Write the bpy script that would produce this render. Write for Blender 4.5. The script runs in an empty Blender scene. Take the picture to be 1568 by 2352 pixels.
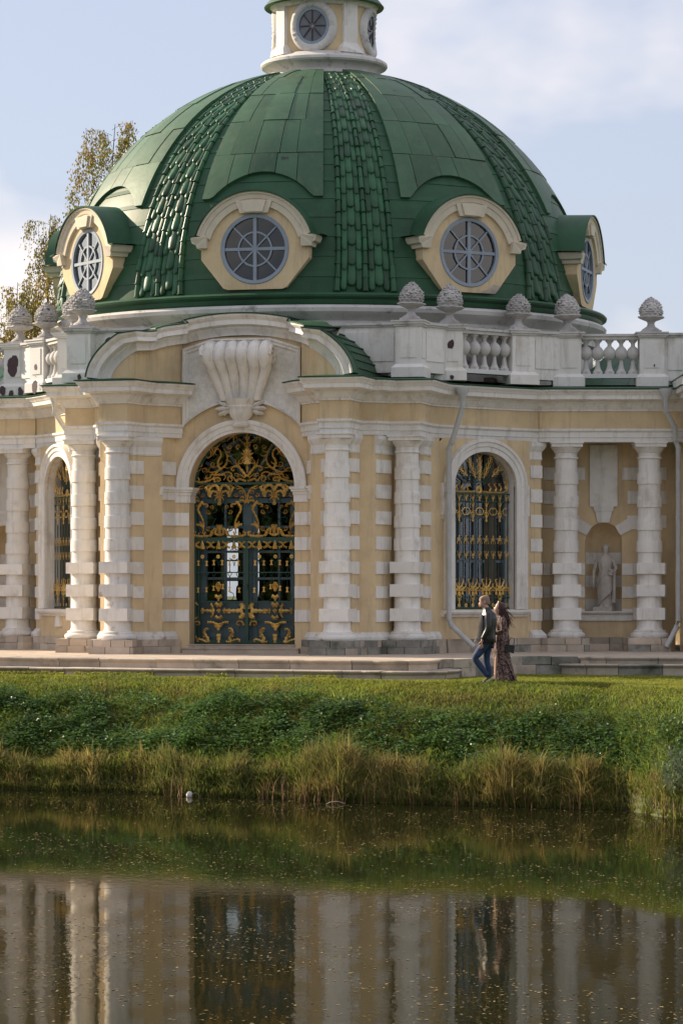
import bpy, bmesh, math, random
import numpy as np
from mathutils import Vector, Matrix

# ---------------------------------------------------------------- camera, sky, sun, exposure
SC = bpy.context.scene
COL = SC.collection
S = 1.15            # one plan unit in metres
PH = 0.24           # the pavilion is turned by this angle about its dome
R_ = math.radians
cam_d = bpy.data.cameras.new('camera'); cam = bpy.data.objects.new('camera', cam_d); COL.objects.link(cam)
cam.location = (0, -70*S, 1.63*S); cam.rotation_euler = (R_(90), 0, 0)
cam_d.sensor_fit = 'HORIZONTAL'; cam_d.sensor_width = 24.0; cam_d.lens = 24.0*7000/1568
cam_d.shift_x = 40/1568; cam_d.shift_y = 182/1568
cam_d.clip_start = 0.5; cam_d.clip_end = 4000
SC.camera = cam
SUN_AZ = R_(120)    # measured from the direction towards the camera, turning left
SUN_EL = R_(25)
sv = Vector((-math.sin(SUN_AZ)*math.cos(SUN_EL), -math.cos(SUN_AZ)*math.cos(SUN_EL), math.sin(SUN_EL)))
W = bpy.data.worlds.new('World'); SC.world = W; W.use_nodes = True
nt = W.node_tree; nt.nodes.clear()
def N(t, **k):
    n = nt.nodes.new(t)
    for a, b in k.items(): setattr(n, a, b)
    return n
L = lambda a, b: nt.links.new(a, b)
sky = N('ShaderNodeTexSky', sky_type='NISHITA', sun_disc=False)
sky.sun_elevation = SUN_EL; sky.sun_rotation = math.atan2(sv.x, sv.y)
sky.air_density = 1.0; sky.dust_density = 1.6; sky.ozone_density = 2.5; sky.altitude = 100
tc = N('ShaderNodeTexCoord'); mp = N('ShaderNodeMapping'); mp.inputs['Scale'].default_value = (1, 1, 1.7); mp.inputs['Location'].default_value = (8.398, 7.087, -1.207)
nz = N('ShaderNodeTexNoise'); nz.inputs['Scale'].default_value = 5.2; nz.inputs['Detail'].default_value = 5; nz.inputs['Roughness'].default_value = 0.48
cr = N('ShaderNodeValToRGB'); cr.color_ramp.elements[0].position = 0.49; cr.color_ramp.elements[1].position = 0.68
mixc = N('ShaderNodeMix', data_type='RGBA'); mixc.inputs[7].default_value = (10.6, 9.4, 8.7, 1)
hs = N('ShaderNodeMix', data_type='RGBA'); hs.inputs[0].default_value = 0.62; hs.inputs[7].default_value = (5.7, 6.0, 7.3, 1)
bg = N('ShaderNodeBackground'); bg.inputs['Strength'].default_value = 0.077; wo = N('ShaderNodeOutputWorld')
L(tc.outputs['Generated'], mp.inputs['Vector']); L(mp.outputs['Vector'], nz.inputs['Vector']); L(nz.outputs['Fac'], cr.inputs['Fac'])
L(sky.outputs['Color'], hs.inputs[6]); L(hs.outputs[2], mixc.inputs[6]); L(cr.outputs['Color'], mixc.inputs[0])
L(mixc.outputs[2], bg.inputs['Color']); L(bg.outputs['Background'], wo.inputs['Surface'])
sun_d = bpy.data.lights.new('sun', 'SUN'); sun_o = bpy.data.objects.new('sun', sun_d); COL.objects.link(sun_o)
sun_d.energy = 5.0; sun_d.angle = R_(0.55); sun_d.color = (1.0, 0.83, 0.62)
sun_o.rotation_euler = sv.to_track_quat('Z', 'Y').to_euler(); sun_o.location = (-40, 40, 60)
SC.view_settings.view_transform = 'Standard'; SC.view_settings.look = 'None'
SC.view_settings.exposure = 0.72; SC.view_settings.gamma = 1.0; SC.view_settings.use_curve_mapping = False
SC.cycles.use_denoising = True; SC.cycles.max_bounces = 8; SC.cycles.caustics_reflective = False; SC.cycles.caustics_refractive = False
SC.cycles.sample_clamp_indirect = 6.0

# ---------------------------------------------------------------- materials
MATS = {}
def mat(name, base, rough=0.7, var=0.12, scale=3.0, metal=0.0, bump=0.0, bscale=40.0, island=0.0, stain=None, stain_scale=1.2, stain_lo=0.58, stain_hi=0.72, spec=0.5, coat=0.0, stretch=None, trans=0.0, objr=0.0, streak=None):
    m = bpy.data.materials.new(name); m.use_nodes = True; MATS[name] = m
    t = m.node_tree; p = t.nodes['Principled BSDF']; lk = t.links.new
    def nn(ty, **k):
        n = t.nodes.new(ty)
        for a, b in k.items(): setattr(n, a, b)
        return n
    tcn = nn('ShaderNodeTexCoord'); vec = tcn.outputs['Object']
    if stretch:
        mpn = nn('ShaderNodeMapping'); mpn.inputs['Scale'].default_value = stretch; lk(vec, mpn.inputs['Vector']); vec = mpn.outputs['Vector']
    n1 = nn('ShaderNodeTexNoise'); n1.inputs['Scale'].default_value = scale; n1.inputs['Detail'].default_value = 6; n1.inputs['Roughness'].default_value = 0.6
    lk(vec, n1.inputs['Vector'])
    mr = nn('ShaderNodeMapRange'); mr.inputs['From Min'].default_value = 0.3; mr.inputs['From Max'].default_value = 0.7
    mr.inputs['To Min'].default_value = 1-var; mr.inputs['To Max'].default_value = 1+var; lk(n1.outputs['Fac'], mr.inputs['Value'])
    val = mr.outputs['Result']
    if island:
        ge = nn('ShaderNodeNewGeometry'); m2 = nn('ShaderNodeMapRange'); m2.inputs['To Min'].default_value = 1-island; m2.inputs['To Max'].default_value = 1+island
        lk(ge.outputs['Random Per Island'], m2.inputs['Value']); mu = nn('ShaderNodeMath', operation='MULTIPLY'); lk(val, mu.inputs[0]); lk(m2.outputs['Result'], mu.inputs[1]); val = mu.outputs[0]
    if objr:
        oi = nn('ShaderNodeObjectInfo'); m3 = nn('ShaderNodeMapRange'); m3.inputs['To Min'].default_value = 1-objr; m3.inputs['To Max'].default_value = 1+objr
        lk(oi.outputs['Random'], m3.inputs['Value']); mu = nn('ShaderNodeMath', operation='MULTIPLY'); lk(val, mu.inputs[0]); lk(m3.outputs['Result'], mu.inputs[1]); val = mu.outputs[0]
    mx = nn('ShaderNodeVectorMath', operation='SCALE'); mx.inputs[0].default_value = base; lk(val, mx.inputs['Scale'])
    colr = mx.outputs['Vector']
    if stain:
        n2 = nn('ShaderNodeTexNoise'); n2.inputs['Scale'].default_value = stain_scale; n2.inputs['Detail'].default_value = 9; n2.inputs['Roughness'].default_value = 0.66; lk(vec, n2.inputs['Vector'])
        rp = nn('ShaderNodeMapRange'); rp.inputs['From Min'].default_value = stain_lo; rp.inputs['From Max'].default_value = stain_hi; lk(n2.outputs['Fac'], rp.inputs['Value'])
        mc = nn('ShaderNodeMix', data_type='RGBA'); lk(rp.outputs['Result'], mc.inputs[0]); lk(colr, mc.inputs[6]); mc.inputs[7].default_value = (*stain, 1); colr = mc.outputs[2]
    if streak:                    # vertical run-off stains
        ms_ = nn('ShaderNodeMapping'); ms_.inputs['Scale'].default_value = (2.6, 2.6, 0.28); lk(tcn.outputs['Object'], ms_.inputs['Vector'])
        n4 = nn('ShaderNodeTexNoise'); n4.inputs['Scale'].default_value = 2.0; n4.inputs['Detail'].default_value = 8; n4.inputs['Roughness'].default_value = 0.7; lk(ms_.outputs['Vector'], n4.inputs['Vector'])
        r4 = nn('ShaderNodeMapRange'); r4.inputs['From Min'].default_value = 0.52; r4.inputs['From Max'].default_value = 0.78; r4.inputs['To Max'].default_value = streak[1]; lk(n4.outputs['Fac'], r4.inputs['Value'])
        c4 = nn('ShaderNodeMix', data_type='RGBA'); lk(r4.outputs['Result'], c4.inputs[0]); lk(colr, c4.inputs[6]); c4.inputs[7].default_value = (*streak[0], 1); colr = c4.outputs[2]
    lk(colr, p.inputs['Base Color'])
    p.inputs['Roughness'].default_value = rough; p.inputs['Metallic'].default_value = metal
    p.inputs['Specular IOR Level'].default_value = spec
    if coat: p.inputs['Coat Weight'].default_value = coat
    if bump:
        n3 = nn('ShaderNodeTexNoise'); n3.inputs['Scale'].default_value = bscale; n3.inputs['Detail'].default_value = 4; lk(vec, n3.inputs['Vector'])
        b = nn('ShaderNodeBump'); b.inputs['Strength'].default_value = bump; b.inputs['Distance'].default_value = 0.02; lk(n3.outputs['Fac'], b.inputs['Height']); lk(b.outputs['Normal'], p.inputs['Normal'])
    if trans:
        tr = nn('ShaderNodeBsdfTranslucent'); lk(colr, tr.inputs['Color']); ms = nn('ShaderNodeMixShader'); ms.inputs[0].default_value = trans
        lk(p.outputs[0], ms.inputs[1]); lk(tr.outputs[0], ms.inputs[2]); lk(ms.outputs[0], t.nodes['Material Output'].inputs['Surface'])
    return m
mat('ochre', (0.70, 0.545, 0.33), 0.85, 0.10, 1.3, bump=0.25, bscale=60, stain=(0.54, 0.41, 0.25), stain_scale=0.8, stain_lo=0.50, stain_hi=0.76, streak=((0.36, 0.29, 0.20), 0.7))
mat('white', (0.80, 0.775, 0.725), 0.75, 0.08, 1.6, bump=0.25, bscale=45, stain=(0.47, 0.42, 0.35), stain_scale=1.6, stain_lo=0.52, stain_hi=0.80, streak=((0.38, 0.34, 0.29), 0.75), objr=0.05)
mat('white_worn', (0.72, 0.70, 0.66), 0.8, 0.08, 2.0, bump=0.3, bscale=40, stain=(0.42, 0.31, 0.22), stain_scale=2.2, stain_lo=0.58, stain_hi=0.68, streak=((0.34, 0.31, 0.27), 0.6))
mat('white_grimy', (0.60, 0.58, 0.55), 0.85, 0.12, 2.2, bump=0.4, bscale=30, stain=(0.16, 0.15, 0.14), stain_scale=2.6, stain_lo=0.56, stain_hi=0.74)
mat('white_peeling', (0.68, 0.68, 0.66), 0.7, 0.05, 2.0, stain=(0.035, 0.03, 0.04), stain_scale=1.7, stain_lo=0.655, stain_hi=0.665)
mat('cream', (0.68, 0.61, 0.48), 0.8, 0.1, 2.0, bump=0.25, bscale=40, stain=(0.42, 0.37, 0.29), stain_scale=2.0, stain_lo=0.55, stain_hi=0.8)
mat('bare_metal', (0.05, 0.025, 0.03), 0.6, 0.3, 6.0)
mat('stucco', (0.74, 0.73, 0.69), 0.9, 0.14, 9.0, bump=1.0, bscale=13)
mat('stone', (0.42, 0.36, 0.29), 0.9, 0.2, 2.2, bump=0.5, bscale=22, stain=(0.10, 0.10, 0.075), stain_scale=1.5, stain_lo=0.56, stain_hi=0.76, objr=0.18)
mat('stone_warm', (0.52, 0.43, 0.34), 0.9, 0.2, 2.0, bump=0.5, bscale=22, stain=(0.20, 0.17, 0.12), stain_scale=1.9, stain_lo=0.58, stain_hi=0.78, objr=0.18)
mat('stone_dark', (0.24, 0.23, 0.20), 0.92, 0.3, 2.5, bump=0.6, bscale=20, stain=(0.06, 0.075, 0.04), stain_scale=1.6, stain_lo=0.50, stain_hi=0.70, objr=0.18)
mat('statue', (0.52, 0.48, 0.43), 0.8, 0.18, 4.0, bump=0.3, bscale=25, stain=(0.25, 0.22, 0.19), stain_scale=3.0)
mat('finial', (0.50, 0.48, 0.46), 0.9, 0.2, 5.0, bump=0.6, bscale=30, stain=(0.20, 0.18, 0.16), stain_scale=2.4, stain_lo=0.48, stain_hi=0.72, objr=0.14)
mat('green', (0.030, 0.094, 0.046), 0.5, 0.18, 1.2, bump=0.2, bscale=3.0, stain=(0.022, 0.060, 0.033), stain_scale=0.9, stain_lo=0.46, stain_hi=0.70, spec=0.26, streak=((0.060, 0.105, 0.060), 0.7))
mat('green_sheet', (0.050, 0.118, 0.062), 0.48, 0.20, 0.9, bump=0.7, bscale=1.5, stain=(0.035, 0.036, 0.042), stain_scale=2.1, stain_lo=0.63, stain_hi=0.66, spec=0.34, streak=((0.110, 0.145, 0.085), 0.9), objr=0.18)
mat('green_tile', (0.017, 0.078, 0.031), 0.40, 0.30, 1.4, bump=0.15, bscale=8, objr=0.36, spec=0.4)
mat('gold', (0.60, 0.38, 0.10), 0.40, 0.25, 9.0, metal=0.40, objr=0.2)
mat('iron_green', (0.012, 0.055, 0.035), 0.45, 0.2, 4.0)
mat('door_blue', (0.052, 0.092, 0.105), 0.5, 0.15, 3.0)
mat('frame_blue', (0.27, 0.32, 0.38), 0.55, 0.1, 3.0)
mat('sash', (0.13, 0.165, 0.20), 0.55, 0.1, 3.0)
mat('lantern_pane', (0.13, 0.15, 0.17), 0.35, 0.2, 3.0)
mat('pipe', (0.50, 0.51, 0.50), 0.6, 0.10, 3.0, stain=(0.10, 0.09, 0.10), stain_scale=3.2, stain_lo=0.66, stain_hi=0.70)
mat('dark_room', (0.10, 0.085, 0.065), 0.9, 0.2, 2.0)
mat('mud', (0.022, 0.020, 0.012), 0.6, 0.3, 4.0, bump=0.6, bscale=12)
mat('dark_interior', (0.020, 0.022, 0.024), 0.3, 0.3, 2.0)
mat('soil', (0.085, 0.100, 0.026), 0.95, 0.3, 3.0, bump=0.5, bscale=10)
mat('lawn', (0.25, 0.275, 0.038), 0.75, 0.25, 1.0, island=0.45, stain=(0.33, 0.27, 0.06), stain_scale=0.9, stain_lo=0.5, stain_hi=0.8, trans=0.5)
mat('bank', (0.160, 0.215, 0.036), 0.7, 0.35, 0.7, island=0.5, stain=(0.22, 0.17, 0.05), stain_scale=0.6, stain_lo=0.48, stain_hi=0.75, trans=0.5)
mat('nettle', (0.085, 0.165, 0.042), 0.40, 0.35, 0.8, island=0.5, trans=0.35)
mat('reed', (0.27, 0.215, 0.068), 0.7, 0.3, 0.8, island=0.55, stain=(0.15, 0.17, 0.04), stain_scale=0.9, stain_lo=0.42, stain_hi=0.60, trans=0.45)
mat('red_stem', (0.21, 0.105, 0.045), 0.7, 0.3, 2.0, island=0.5)
mat('willow', (0.15, 0.20, 0.11), 0.5, 0.2, 2.0, island=0.45, trans=0.3)
mat('birch_leaf', (0.24, 0.215, 0.045), 0.55, 0.2, 1.0, island=0.4, stain=(0.36, 0.21, 0.035), stain_scale=0.5, stain_lo=0.50, stain_hi=0.66, trans=0.5)
mat('bark', (0.10, 0.08, 0.065), 0.9, 0.3, 5.0)
mat('leaf_float', (0.20, 0.145, 0.045), 0.6, 0.3, 3.0, island=0.8)
mat('skin', (0.52, 0.30, 0.22), 0.5, 0.06, 6.0)
mat('leather', (0.010, 0.011, 0.013), 0.36, 0.2, 8.0, bump=0.2, bscale=25)
mat('jeans', (0.014, 0.034, 0.085), 0.8, 0.25, 9.0, stain=(0.035, 0.07, 0.15), stain_scale=5, stain_lo=0.5, stain_hi=0.75)
mat('boot', (0.012, 0.012, 0.012), 0.4, 0.1, 5.0)
mat('sole', (0.45, 0.42, 0.36), 0.7, 0.1, 5.0)
mat('stubble', (0.26, 0.165, 0.125), 0.7, 0.1, 6.0)
mat('hair', (0.045, 0.014, 0.009), 0.42, 0.3, 20.0, island=0.5)
mat('dress', (0.26, 0.155, 0.130), 0.8, 0.2, 10.0, stain=(0.045, 0.032, 0.034), stain_scale=22.0, stain_lo=0.46, stain_hi=0.52)
mat('bag', (0.012, 0.014, 0.018), 0.5, 0.1, 5.0)
mat('silhouette_dark', (0.02, 0.02, 0.022), 0.8, 0.1, 5.0)
def glass(name, tint=(0.8, 0.85, 0.85), fac=0.12, rough=0.02):
    m = bpy.data.materials.new(name); m.use_nodes = True; MATS[name] = m; t = m.node_tree; t.nodes.clear()
    o = t.nodes.new('ShaderNodeOutputMaterial'); tr = t.nodes.new('ShaderNodeBsdfTransparent'); gl = t.nodes.new('ShaderNodeBsdfGlossy'); mx = t.nodes.new('ShaderNodeMixShader')
    ge = t.nodes.new('ShaderNodeNewGeometry'); dt = t.nodes.new('ShaderNodeVectorMath'); dt.operation = 'DOT_PRODUCT'
    t.links.new(ge.outputs['Normal'], dt.inputs[0]); t.links.new(ge.outputs['Incoming'], dt.inputs[1])
    ab = t.nodes.new('ShaderNodeMath'); ab.operation = 'ABSOLUTE'; t.links.new(dt.outputs['Value'], ab.inputs[0])
    iv = t.nodes.new('ShaderNodeMath'); iv.operation = 'SUBTRACT'; iv.inputs[0].default_value = 1.0; t.links.new(ab.outputs[0], iv.inputs[1])
    pw = t.nodes.new('ShaderNodeMath'); pw.operation = 'POWER'; pw.inputs[1].default_value = 2.0; t.links.new(iv.outputs[0], pw.inputs[0])
    ad = t.nodes.new('ShaderNodeMath'); ad.operation = 'ADD'; ad.use_clamp = True; ad.inputs[1].default_value = fac; t.links.new(pw.outputs[0], ad.inputs[0])
    n = t.nodes.new('ShaderNodeTexNoise'); n.inputs['Scale'].default_value = 1.4; b = t.nodes.new('ShaderNodeBump'); b.inputs['Strength'].default_value = 0.12; b.inputs['Distance'].default_value = 0.05
    t.links.new(n.outputs[0], b.inputs['Height']); t.links.new(b.outputs[0], gl.inputs['Normal'])
    tr.inputs[0].default_value = (*tint, 1); gl.inputs['Roughness'].default_value = rough; gl.inputs[0].default_value = (0.9, 0.95, 1, 1)
    t.links.new(ad.outputs[0], mx.inputs[0]); t.links.new(tr.outputs[0], mx.inputs[1]); t.links.new(gl.outputs[0], mx.inputs[2]); t.links.new(mx.outputs[0], o.inputs[0])
glass('glass', fac=0.07); glass('glass_dome', (0.4, 0.42, 0.4), 0.05)
def water_mat():
    m = bpy.data.materials.new('water'); m.use_nodes = True; MATS['water'] = m; t = m.node_tree; t.nodes.clear()
    o = t.nodes.new('ShaderNodeOutputMaterial'); df_ = t.nodes.new('ShaderNodeBsdfDiffuse'); gl = t.nodes.new('ShaderNodeBsdfGlossy'); mx = t.nodes.new('ShaderNodeMixShader'); fr = t.nodes.new('ShaderNodeFresnel')
    df_.inputs[0].default_value = (0.013, 0.015, 0.006, 1); gl.inputs[0].default_value = (0.74, 0.71, 0.64, 1); gl.inputs['Roughness'].default_value = 0.035; fr.inputs['IOR'].default_value = 1.33
    tcn = t.nodes.new('ShaderNodeTexCoord'); mpn = t.nodes.new('ShaderNodeMapping'); mpn.inputs['Scale'].default_value = (1.0, 0.5, 1)
    n = t.nodes.new('ShaderNodeTexNoise'); n.inputs['Scale'].default_value = 7.0; n.inputs['Detail'].default_value = 3
    n2 = t.nodes.new('ShaderNodeTexNoise'); n2.inputs['Scale'].default_value = 0.35; n2.inputs['Detail'].default_value = 2      # calm and ruffled patches
    r2 = t.nodes.new('ShaderNodeMapRange'); r2.inputs['From Min'].default_value = 0.4; r2.inputs['From Max'].default_value = 0.65; r2.inputs['To Min'].default_value = 0.012; r2.inputs['To Max'].default_value = 0.05
    b = t.nodes.new('ShaderNodeBump'); b.inputs['Distance'].default_value = 0.03
    lk = t.links.new
    lk(tcn.outputs['Object'], mpn.inputs['Vector']); lk(mpn.outputs['Vector'], n.inputs['Vector']); lk(mpn.outputs['Vector'], n2.inputs['Vector']); lk(n2.outputs['Fac'], r2.inputs['Value']); lk(r2.outputs['Result'], b.inputs['Strength'])
    lk(n.outputs['Fac'], b.inputs['Height']); lk(b.outputs['Normal'], gl.inputs['Normal']); lk(b.outputs['Normal'], fr.inputs['Normal'])
    lk(fr.outputs[0], mx.inputs[0]); lk(df_.outputs[0], mx.inputs[1]); lk(gl.outputs[0], mx.inputs[2]); lk(mx.outputs[0], o.inputs['Surface'])
water_mat()

# ---------------------------------------------------------------- mesh helpers
random.seed(7); RNG = np.random.default_rng(11)
def lerp(a, b, t): return a+(b-a)*t
class MB:
    def __init__(s): s.v = []; s.f = []
    def add(s, vs, fs):
        o = len(s.v); s.v += [tuple(v) for v in vs]; s.f += [tuple(i+o for i in f) for f in fs]; return s
    def box(s, c, size, rz=0.0, taper=1.0):
        cx, cy, cz = c; a, b, h = size[0]/2, size[1]/2, size[2]/2; vs = []
        for dz, k in ((-h, 1.0), (h, taper)):
            for dx, dy in ((-a, -b), (a, -b), (a, b), (-a, b)):
                x, y = dx*k, dy*k
                vs.append((cx+x*math.cos(rz)-y*math.sin(rz), cy+x*math.sin(rz)+y*math.cos(rz), cz+dz))
        return s.add(vs, [(3, 2, 1, 0), (4, 5, 6, 7), (0, 1, 5, 4), (1, 2, 6, 5), (2, 3, 7, 6), (3, 0, 4, 7)])
    def loft(s, rows, close=False, cap=False):
        n = len(rows[0]); vs = [p for r in rows for p in r]; fs = []
        for i in range(len(rows)-1):
            for j in range(n if close else n-1):
                k = (j+1) % n; fs.append((i*n+j, i*n+k, (i+1)*n+k, (i+1)*n+j))
        if cap: fs.append(tuple(range(n))[::-1]); fs.append(tuple((len(rows)-1)*n+j for j in range(n)))
        return s.add(vs, fs)
    def lathe(s, prof, c=(0, 0), seg=24, a0=0.0, a1=2*math.pi):
        full = abs(a1-a0-2*math.pi) < 1e-6; k = seg if full else seg+1
        rows = []
        for r, z in prof:
            rows.append([(c[0]+r*math.cos(a0+(a1-a0)*j/seg), c[1]+r*math.sin(a0+(a1-a0)*j/seg), z) for j in range(k)])
        return s.loft(rows, close=full)
    def tube(s, pts, rad, seg=8, cap=True, side=None):
        pts = [Vector(p) for p in pts]; n = len(pts); rr = rad if isinstance(rad, (list, tuple)) else [rad]*n; rows = []
        up = Vector((0.13, 0.31, 0.94))
        for i, p in enumerate(pts):
            d = (pts[min(i+1, n-1)]-pts[max(i-1, 0)]).normalized()
            a = Vector(side) if side else d.cross(up)
            if a.length < 1e-3: a = d.cross(Vector((1, 0, 0)))
            a.normalize(); b = d.cross(a)
            rows.append([tuple(p+(a*math.cos(2*math.pi*j/seg)+b*math.sin(2*math.pi*j/seg))*rr[i]) for j in range(seg)])
        return s.loft(rows, close=True, cap=cap)
    def prism(s, poly, f0, f1):
        n = len(poly); vs = [f0(p) for p in poly]+[f1(p) for p in poly]
        return s.add(vs, [tuple(range(n))[::-1], tuple(range(n, 2*n))]+[(i, (i+1) % n, n+(i+1) % n, n+i) for i in range(n)])
    def build(s, name, m, parent=None, smooth=None, T=None, scale=S):
        me = bpy.data.meshes.new(name)
        vs = [T(*v) for v in s.v] if T else s.v
        me.from_pydata([(a*scale, b*scale, c*scale) for a, b, c in vs], [], s.f)
        bm = bmesh.new(); bm.from_mesh(me); bmesh.ops.recalc_face_normals(bm, faces=bm.faces); bm.to_mesh(me); bm.free()
        me.materials.append(MATS[m])
        if smooth:
            me.shade_smooth(); me.set_sharp_from_angle(angle=R_(smooth))
        o = bpy.data.objects.new(name, me); COL.objects.link(o)
        if parent: o.parent = parent
        return o
def sweep(mb, path, prof, z=True):
    """path: list of (x, y[, z]); prof: closed polygon of (out, height); out is to the right of travel."""
    P = [(p[0], p[1], p[2] if len(p) > 2 else 0.0) for p in path]; n = len(P); rows = []
    for i in range(n):
        ns = []
        for a, b in ((i-1, i), (i, i+1)):
            if a >= 0 and b < n:
                dx, dy = P[b][0]-P[a][0], P[b][1]-P[a][1]; l = math.hypot(dx, dy) or 1; ns.append((dy/l, -dx/l))
        if len(ns) == 2:
            d = 1+ns[0][0]*ns[1][0]+ns[0][1]*ns[1][1]; d = max(d, 0.3); m = ((ns[0][0]+ns[1][0])/d, (ns[0][1]+ns[1][1])/d)
        else: m = ns[0]
        rows.append([(P[i][0]+m[0]*o, P[i][1]+m[1]*o, P[i][2]+h) for o, h in prof])
    mb.loft(rows, close=True, cap=True); return mb
def empty(name, parent=None, loc=(0, 0, 0), rz=0.0):
    o = bpy.data.objects.new(name, None); COL.objects.link(o); o.location = loc; o.rotation_euler = (0, 0, rz)
    if parent: o.parent = parent
    return o
def tag(o, label=None, cat=None, group=None, kind=None):
    if label: o['label'] = label
    if cat: o['category'] = cat
    if group: o['group'] = group
    if kind: o['kind'] = kind
    return o
def dup(o, parent=None, matrix=None):
    c = o.copy(); COL.objects.link(c)
    if parent is not None: c.parent = parent
    if matrix is not None: c.matrix_local = matrix
    return c
def npmesh(name, verts, faces_flat, nper, m, parent=None):
    me = bpy.data.meshes.new(name); nv = len(verts); nf = len(faces_flat)//nper
    me.vertices.add(nv); me.vertices.foreach_set('co', np.asarray(verts, dtype=np.float32).ravel())
    me.loops.add(len(faces_flat)); me.loops.foreach_set('vertex_index', np.asarray(faces_flat, dtype=np.int32))
    me.polygons.add(nf); me.polygons.foreach_set('loop_start', np.arange(0, nf*nper, nper, dtype=np.int32))
    me.update(calc_edges=True); me.validate(); me.materials.append(MATS[m])
    o = bpy.data.objects.new(name, me); COL.objects.link(o)
    if parent: o.parent = parent
    return o
def cr_spline(pts, k=6):
    P = [Vector(p) for p in pts]; P = [P[0]*2-P[1]]+P+[P[-1]*2-P[-2]]; out = []
    for i in range(1, len(P)-2):
        for j in range(k):
            t = j/k; a, b, c, d = P[i-1], P[i], P[i+1], P[i+2]
            out.append(0.5*((2*b)+(-a+c)*t+(2*a-5*b+4*c-d)*t*t+(-a+3*b-3*c+d)*t**3))
    out.append(P[-2]); return out

# ---------------------------------------------------------------- ground and pond (X right, Z towards the camera, plan units)
WLX = [-60, -20, -9, -5.6, -3.3, -2.15, -0.68, 0.28, 2.38, 3.39, 4.77, 5.3, 7, 12, 40]
WLZ = [2, 12, 15.9, 16.9, 17.7, 18.8, 19.4, 20.2, 20.9, 21.4, 21.9, 23.9, 26, 28, 34]
PD = [-40, -2.5, 0, 0.25, 1.2, 2.4, 3.5, 4.4, 7, 400]
PZ = [-3.2, -2.5, -1.84, -1.50, -1.10, -0.56, -0.15, 0.0, -0.03, -0.02]
WZ = -1.82
def waterline(x): return np.interp(x, WLX, WLZ)
def ground_z(x, z):
    d = waterline(x)-z
    h = np.interp(d, PD, PZ)
    near = np.interp(z, [58, 66, 90], [-3.2, 0.22, 0.4])
    return np.where(z > 45, np.maximum(h, near), h)
def bumpy(x, z): return 0.05*np.sin(1.7*x+0.6*z)*np.sin(1.1*z-0.9*x+1)+0.03*np.sin(4.1*x)*np.sin(3.3*z+0.5*x)
def ground_full(x, z):
    d = waterline(x)-z; w = np.clip(np.minimum(d/0.5, (5-d)/2), 0, 1)
    return ground_z(x, z)+bumpy(x, z)*w
xs = np.concatenate([[-500, -200, -90, -50, -30, -20], np.arange(-14, 14.01, 0.2), [20, 30, 50, 90, 200, 500]])
zs = np.concatenate([[-900, -400, -150, -60, -20, 0, 6], np.arange(8, 32, 0.15), np.arange(32, 90, 2.0), [150, 300]])
gx, gz = np.meshgrid(xs, zs); gy = ground_full(gx, gz)
verts = np.stack([gx*S, -gz*S, gy*S], -1).reshape(-1, 3); nx, nzn = len(xs), len(zs)
ii, jj = np.meshgrid(np.arange(nzn-1), np.arange(nx-1), indexing='ij'); a = ii*nx+jj
fc = np.stack([a, a+nx, a+nx+1, a+1], -1).ravel()
ground = npmesh('ground', verts, fc, 4, 'soil'); tag(ground, 'grassy lawn and bank around the pond', kind='structure')
for p in ground.data.polygons: p.use_smooth = True
mx_ = np.concatenate([np.linspace(-30, -10, 8), np.arange(-9.6, 9.7, 0.2), np.linspace(10, 30, 8)]); md_ = np.array([-1.2, -0.5, -0.15, 0.05, 0.2, 0.34])
mgx = np.tile(mx_, (len(md_), 1)); mgz = waterline(mgx)-md_[:, None]-0.05*np.sin(mgx*5.0)*(md_[:, None] > 0.3); mgy = ground_full(mgx, mgz)+0.012
ii, jj = np.meshgrid(np.arange(len(md_)-1), np.arange(len(mx_)-1), indexing='ij'); a = ii*len(mx_)+jj
mud = npmesh('mud', np.stack([mgx*S, -mgz*S, mgy*S], -1).reshape(-1, 3), np.stack([a, a+1, a+len(mx_)+1, a+len(mx_)], -1).ravel(), 4, 'mud'); tag(mud, 'dark wet mud along the waterline', kind='structure')
w = MB(); w.add([(-300, -70, WZ), (300, -70, WZ), (300, 20, WZ), (-300, 20, WZ)], [(0, 1, 2, 3)])
water = w.build('pond_water', 'water')
if water.data.polygons[0].normal.z < 0: water.data.flip_normals(); tag(water, 'still dark pond water reflecting the pavilion', kind='structure')

# ---------------------------------------------------------------- stone terrace with steps (world frame)
def WP(X, Z, h): return (X, -Z, h)
terr = empty('stone_terrace'); tag(terr, 'weathered limestone terrace with two moulded steps before the pavilion', 'terrace')
def arc(cx, cz, r, a0, a1, n): return [(cx+r*math.cos(R_(lerp(a0, a1, i/n))), cz+r*math.sin(R_(lerp(a0, a1, i/n)))) for i in range(n+1)]
bay = arc(1.42, 13.55, 0.62, 128, 12, 8)
edge_top = [(-12, 8.6), (-9, 9.55), (-6.3, 10.75), (-2.9, 12.45), (0.3, 13.75), (0.92, 13.92)]+bay+[(2.12, 13.3), (2.2, 12.9), (3.0, 11.7), (3.65, 10.75), (4.2, 10.35), (5.0, 10.3)]+[(5.08, 10.5), (5.35, 10.75), (5.9, 10.9), (8.0, 10.95), (13, 10.8)]
n_low_end = 6+len(bay)+1
top = MB(); poly = [WP(x, z, 0.345) for x, z in edge_top]+[WP(13, -3, 0.345), WP(-12, -3, 0.345)]
top.add(poly, [tuple(range(len(poly)))])
top.build('paving', 'stone_warm', terr)
lipprof = lambda h0, h1: [(-0.3, h0), (0.0, h0), (0.0, h1-0.075), (0.02, h1-0.065), (0.03, h1-0.05), (0.055, h1-0.035), (0.06, h1-0.015), (0.045, h1), (-0.3, h1+0.002)]
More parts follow.
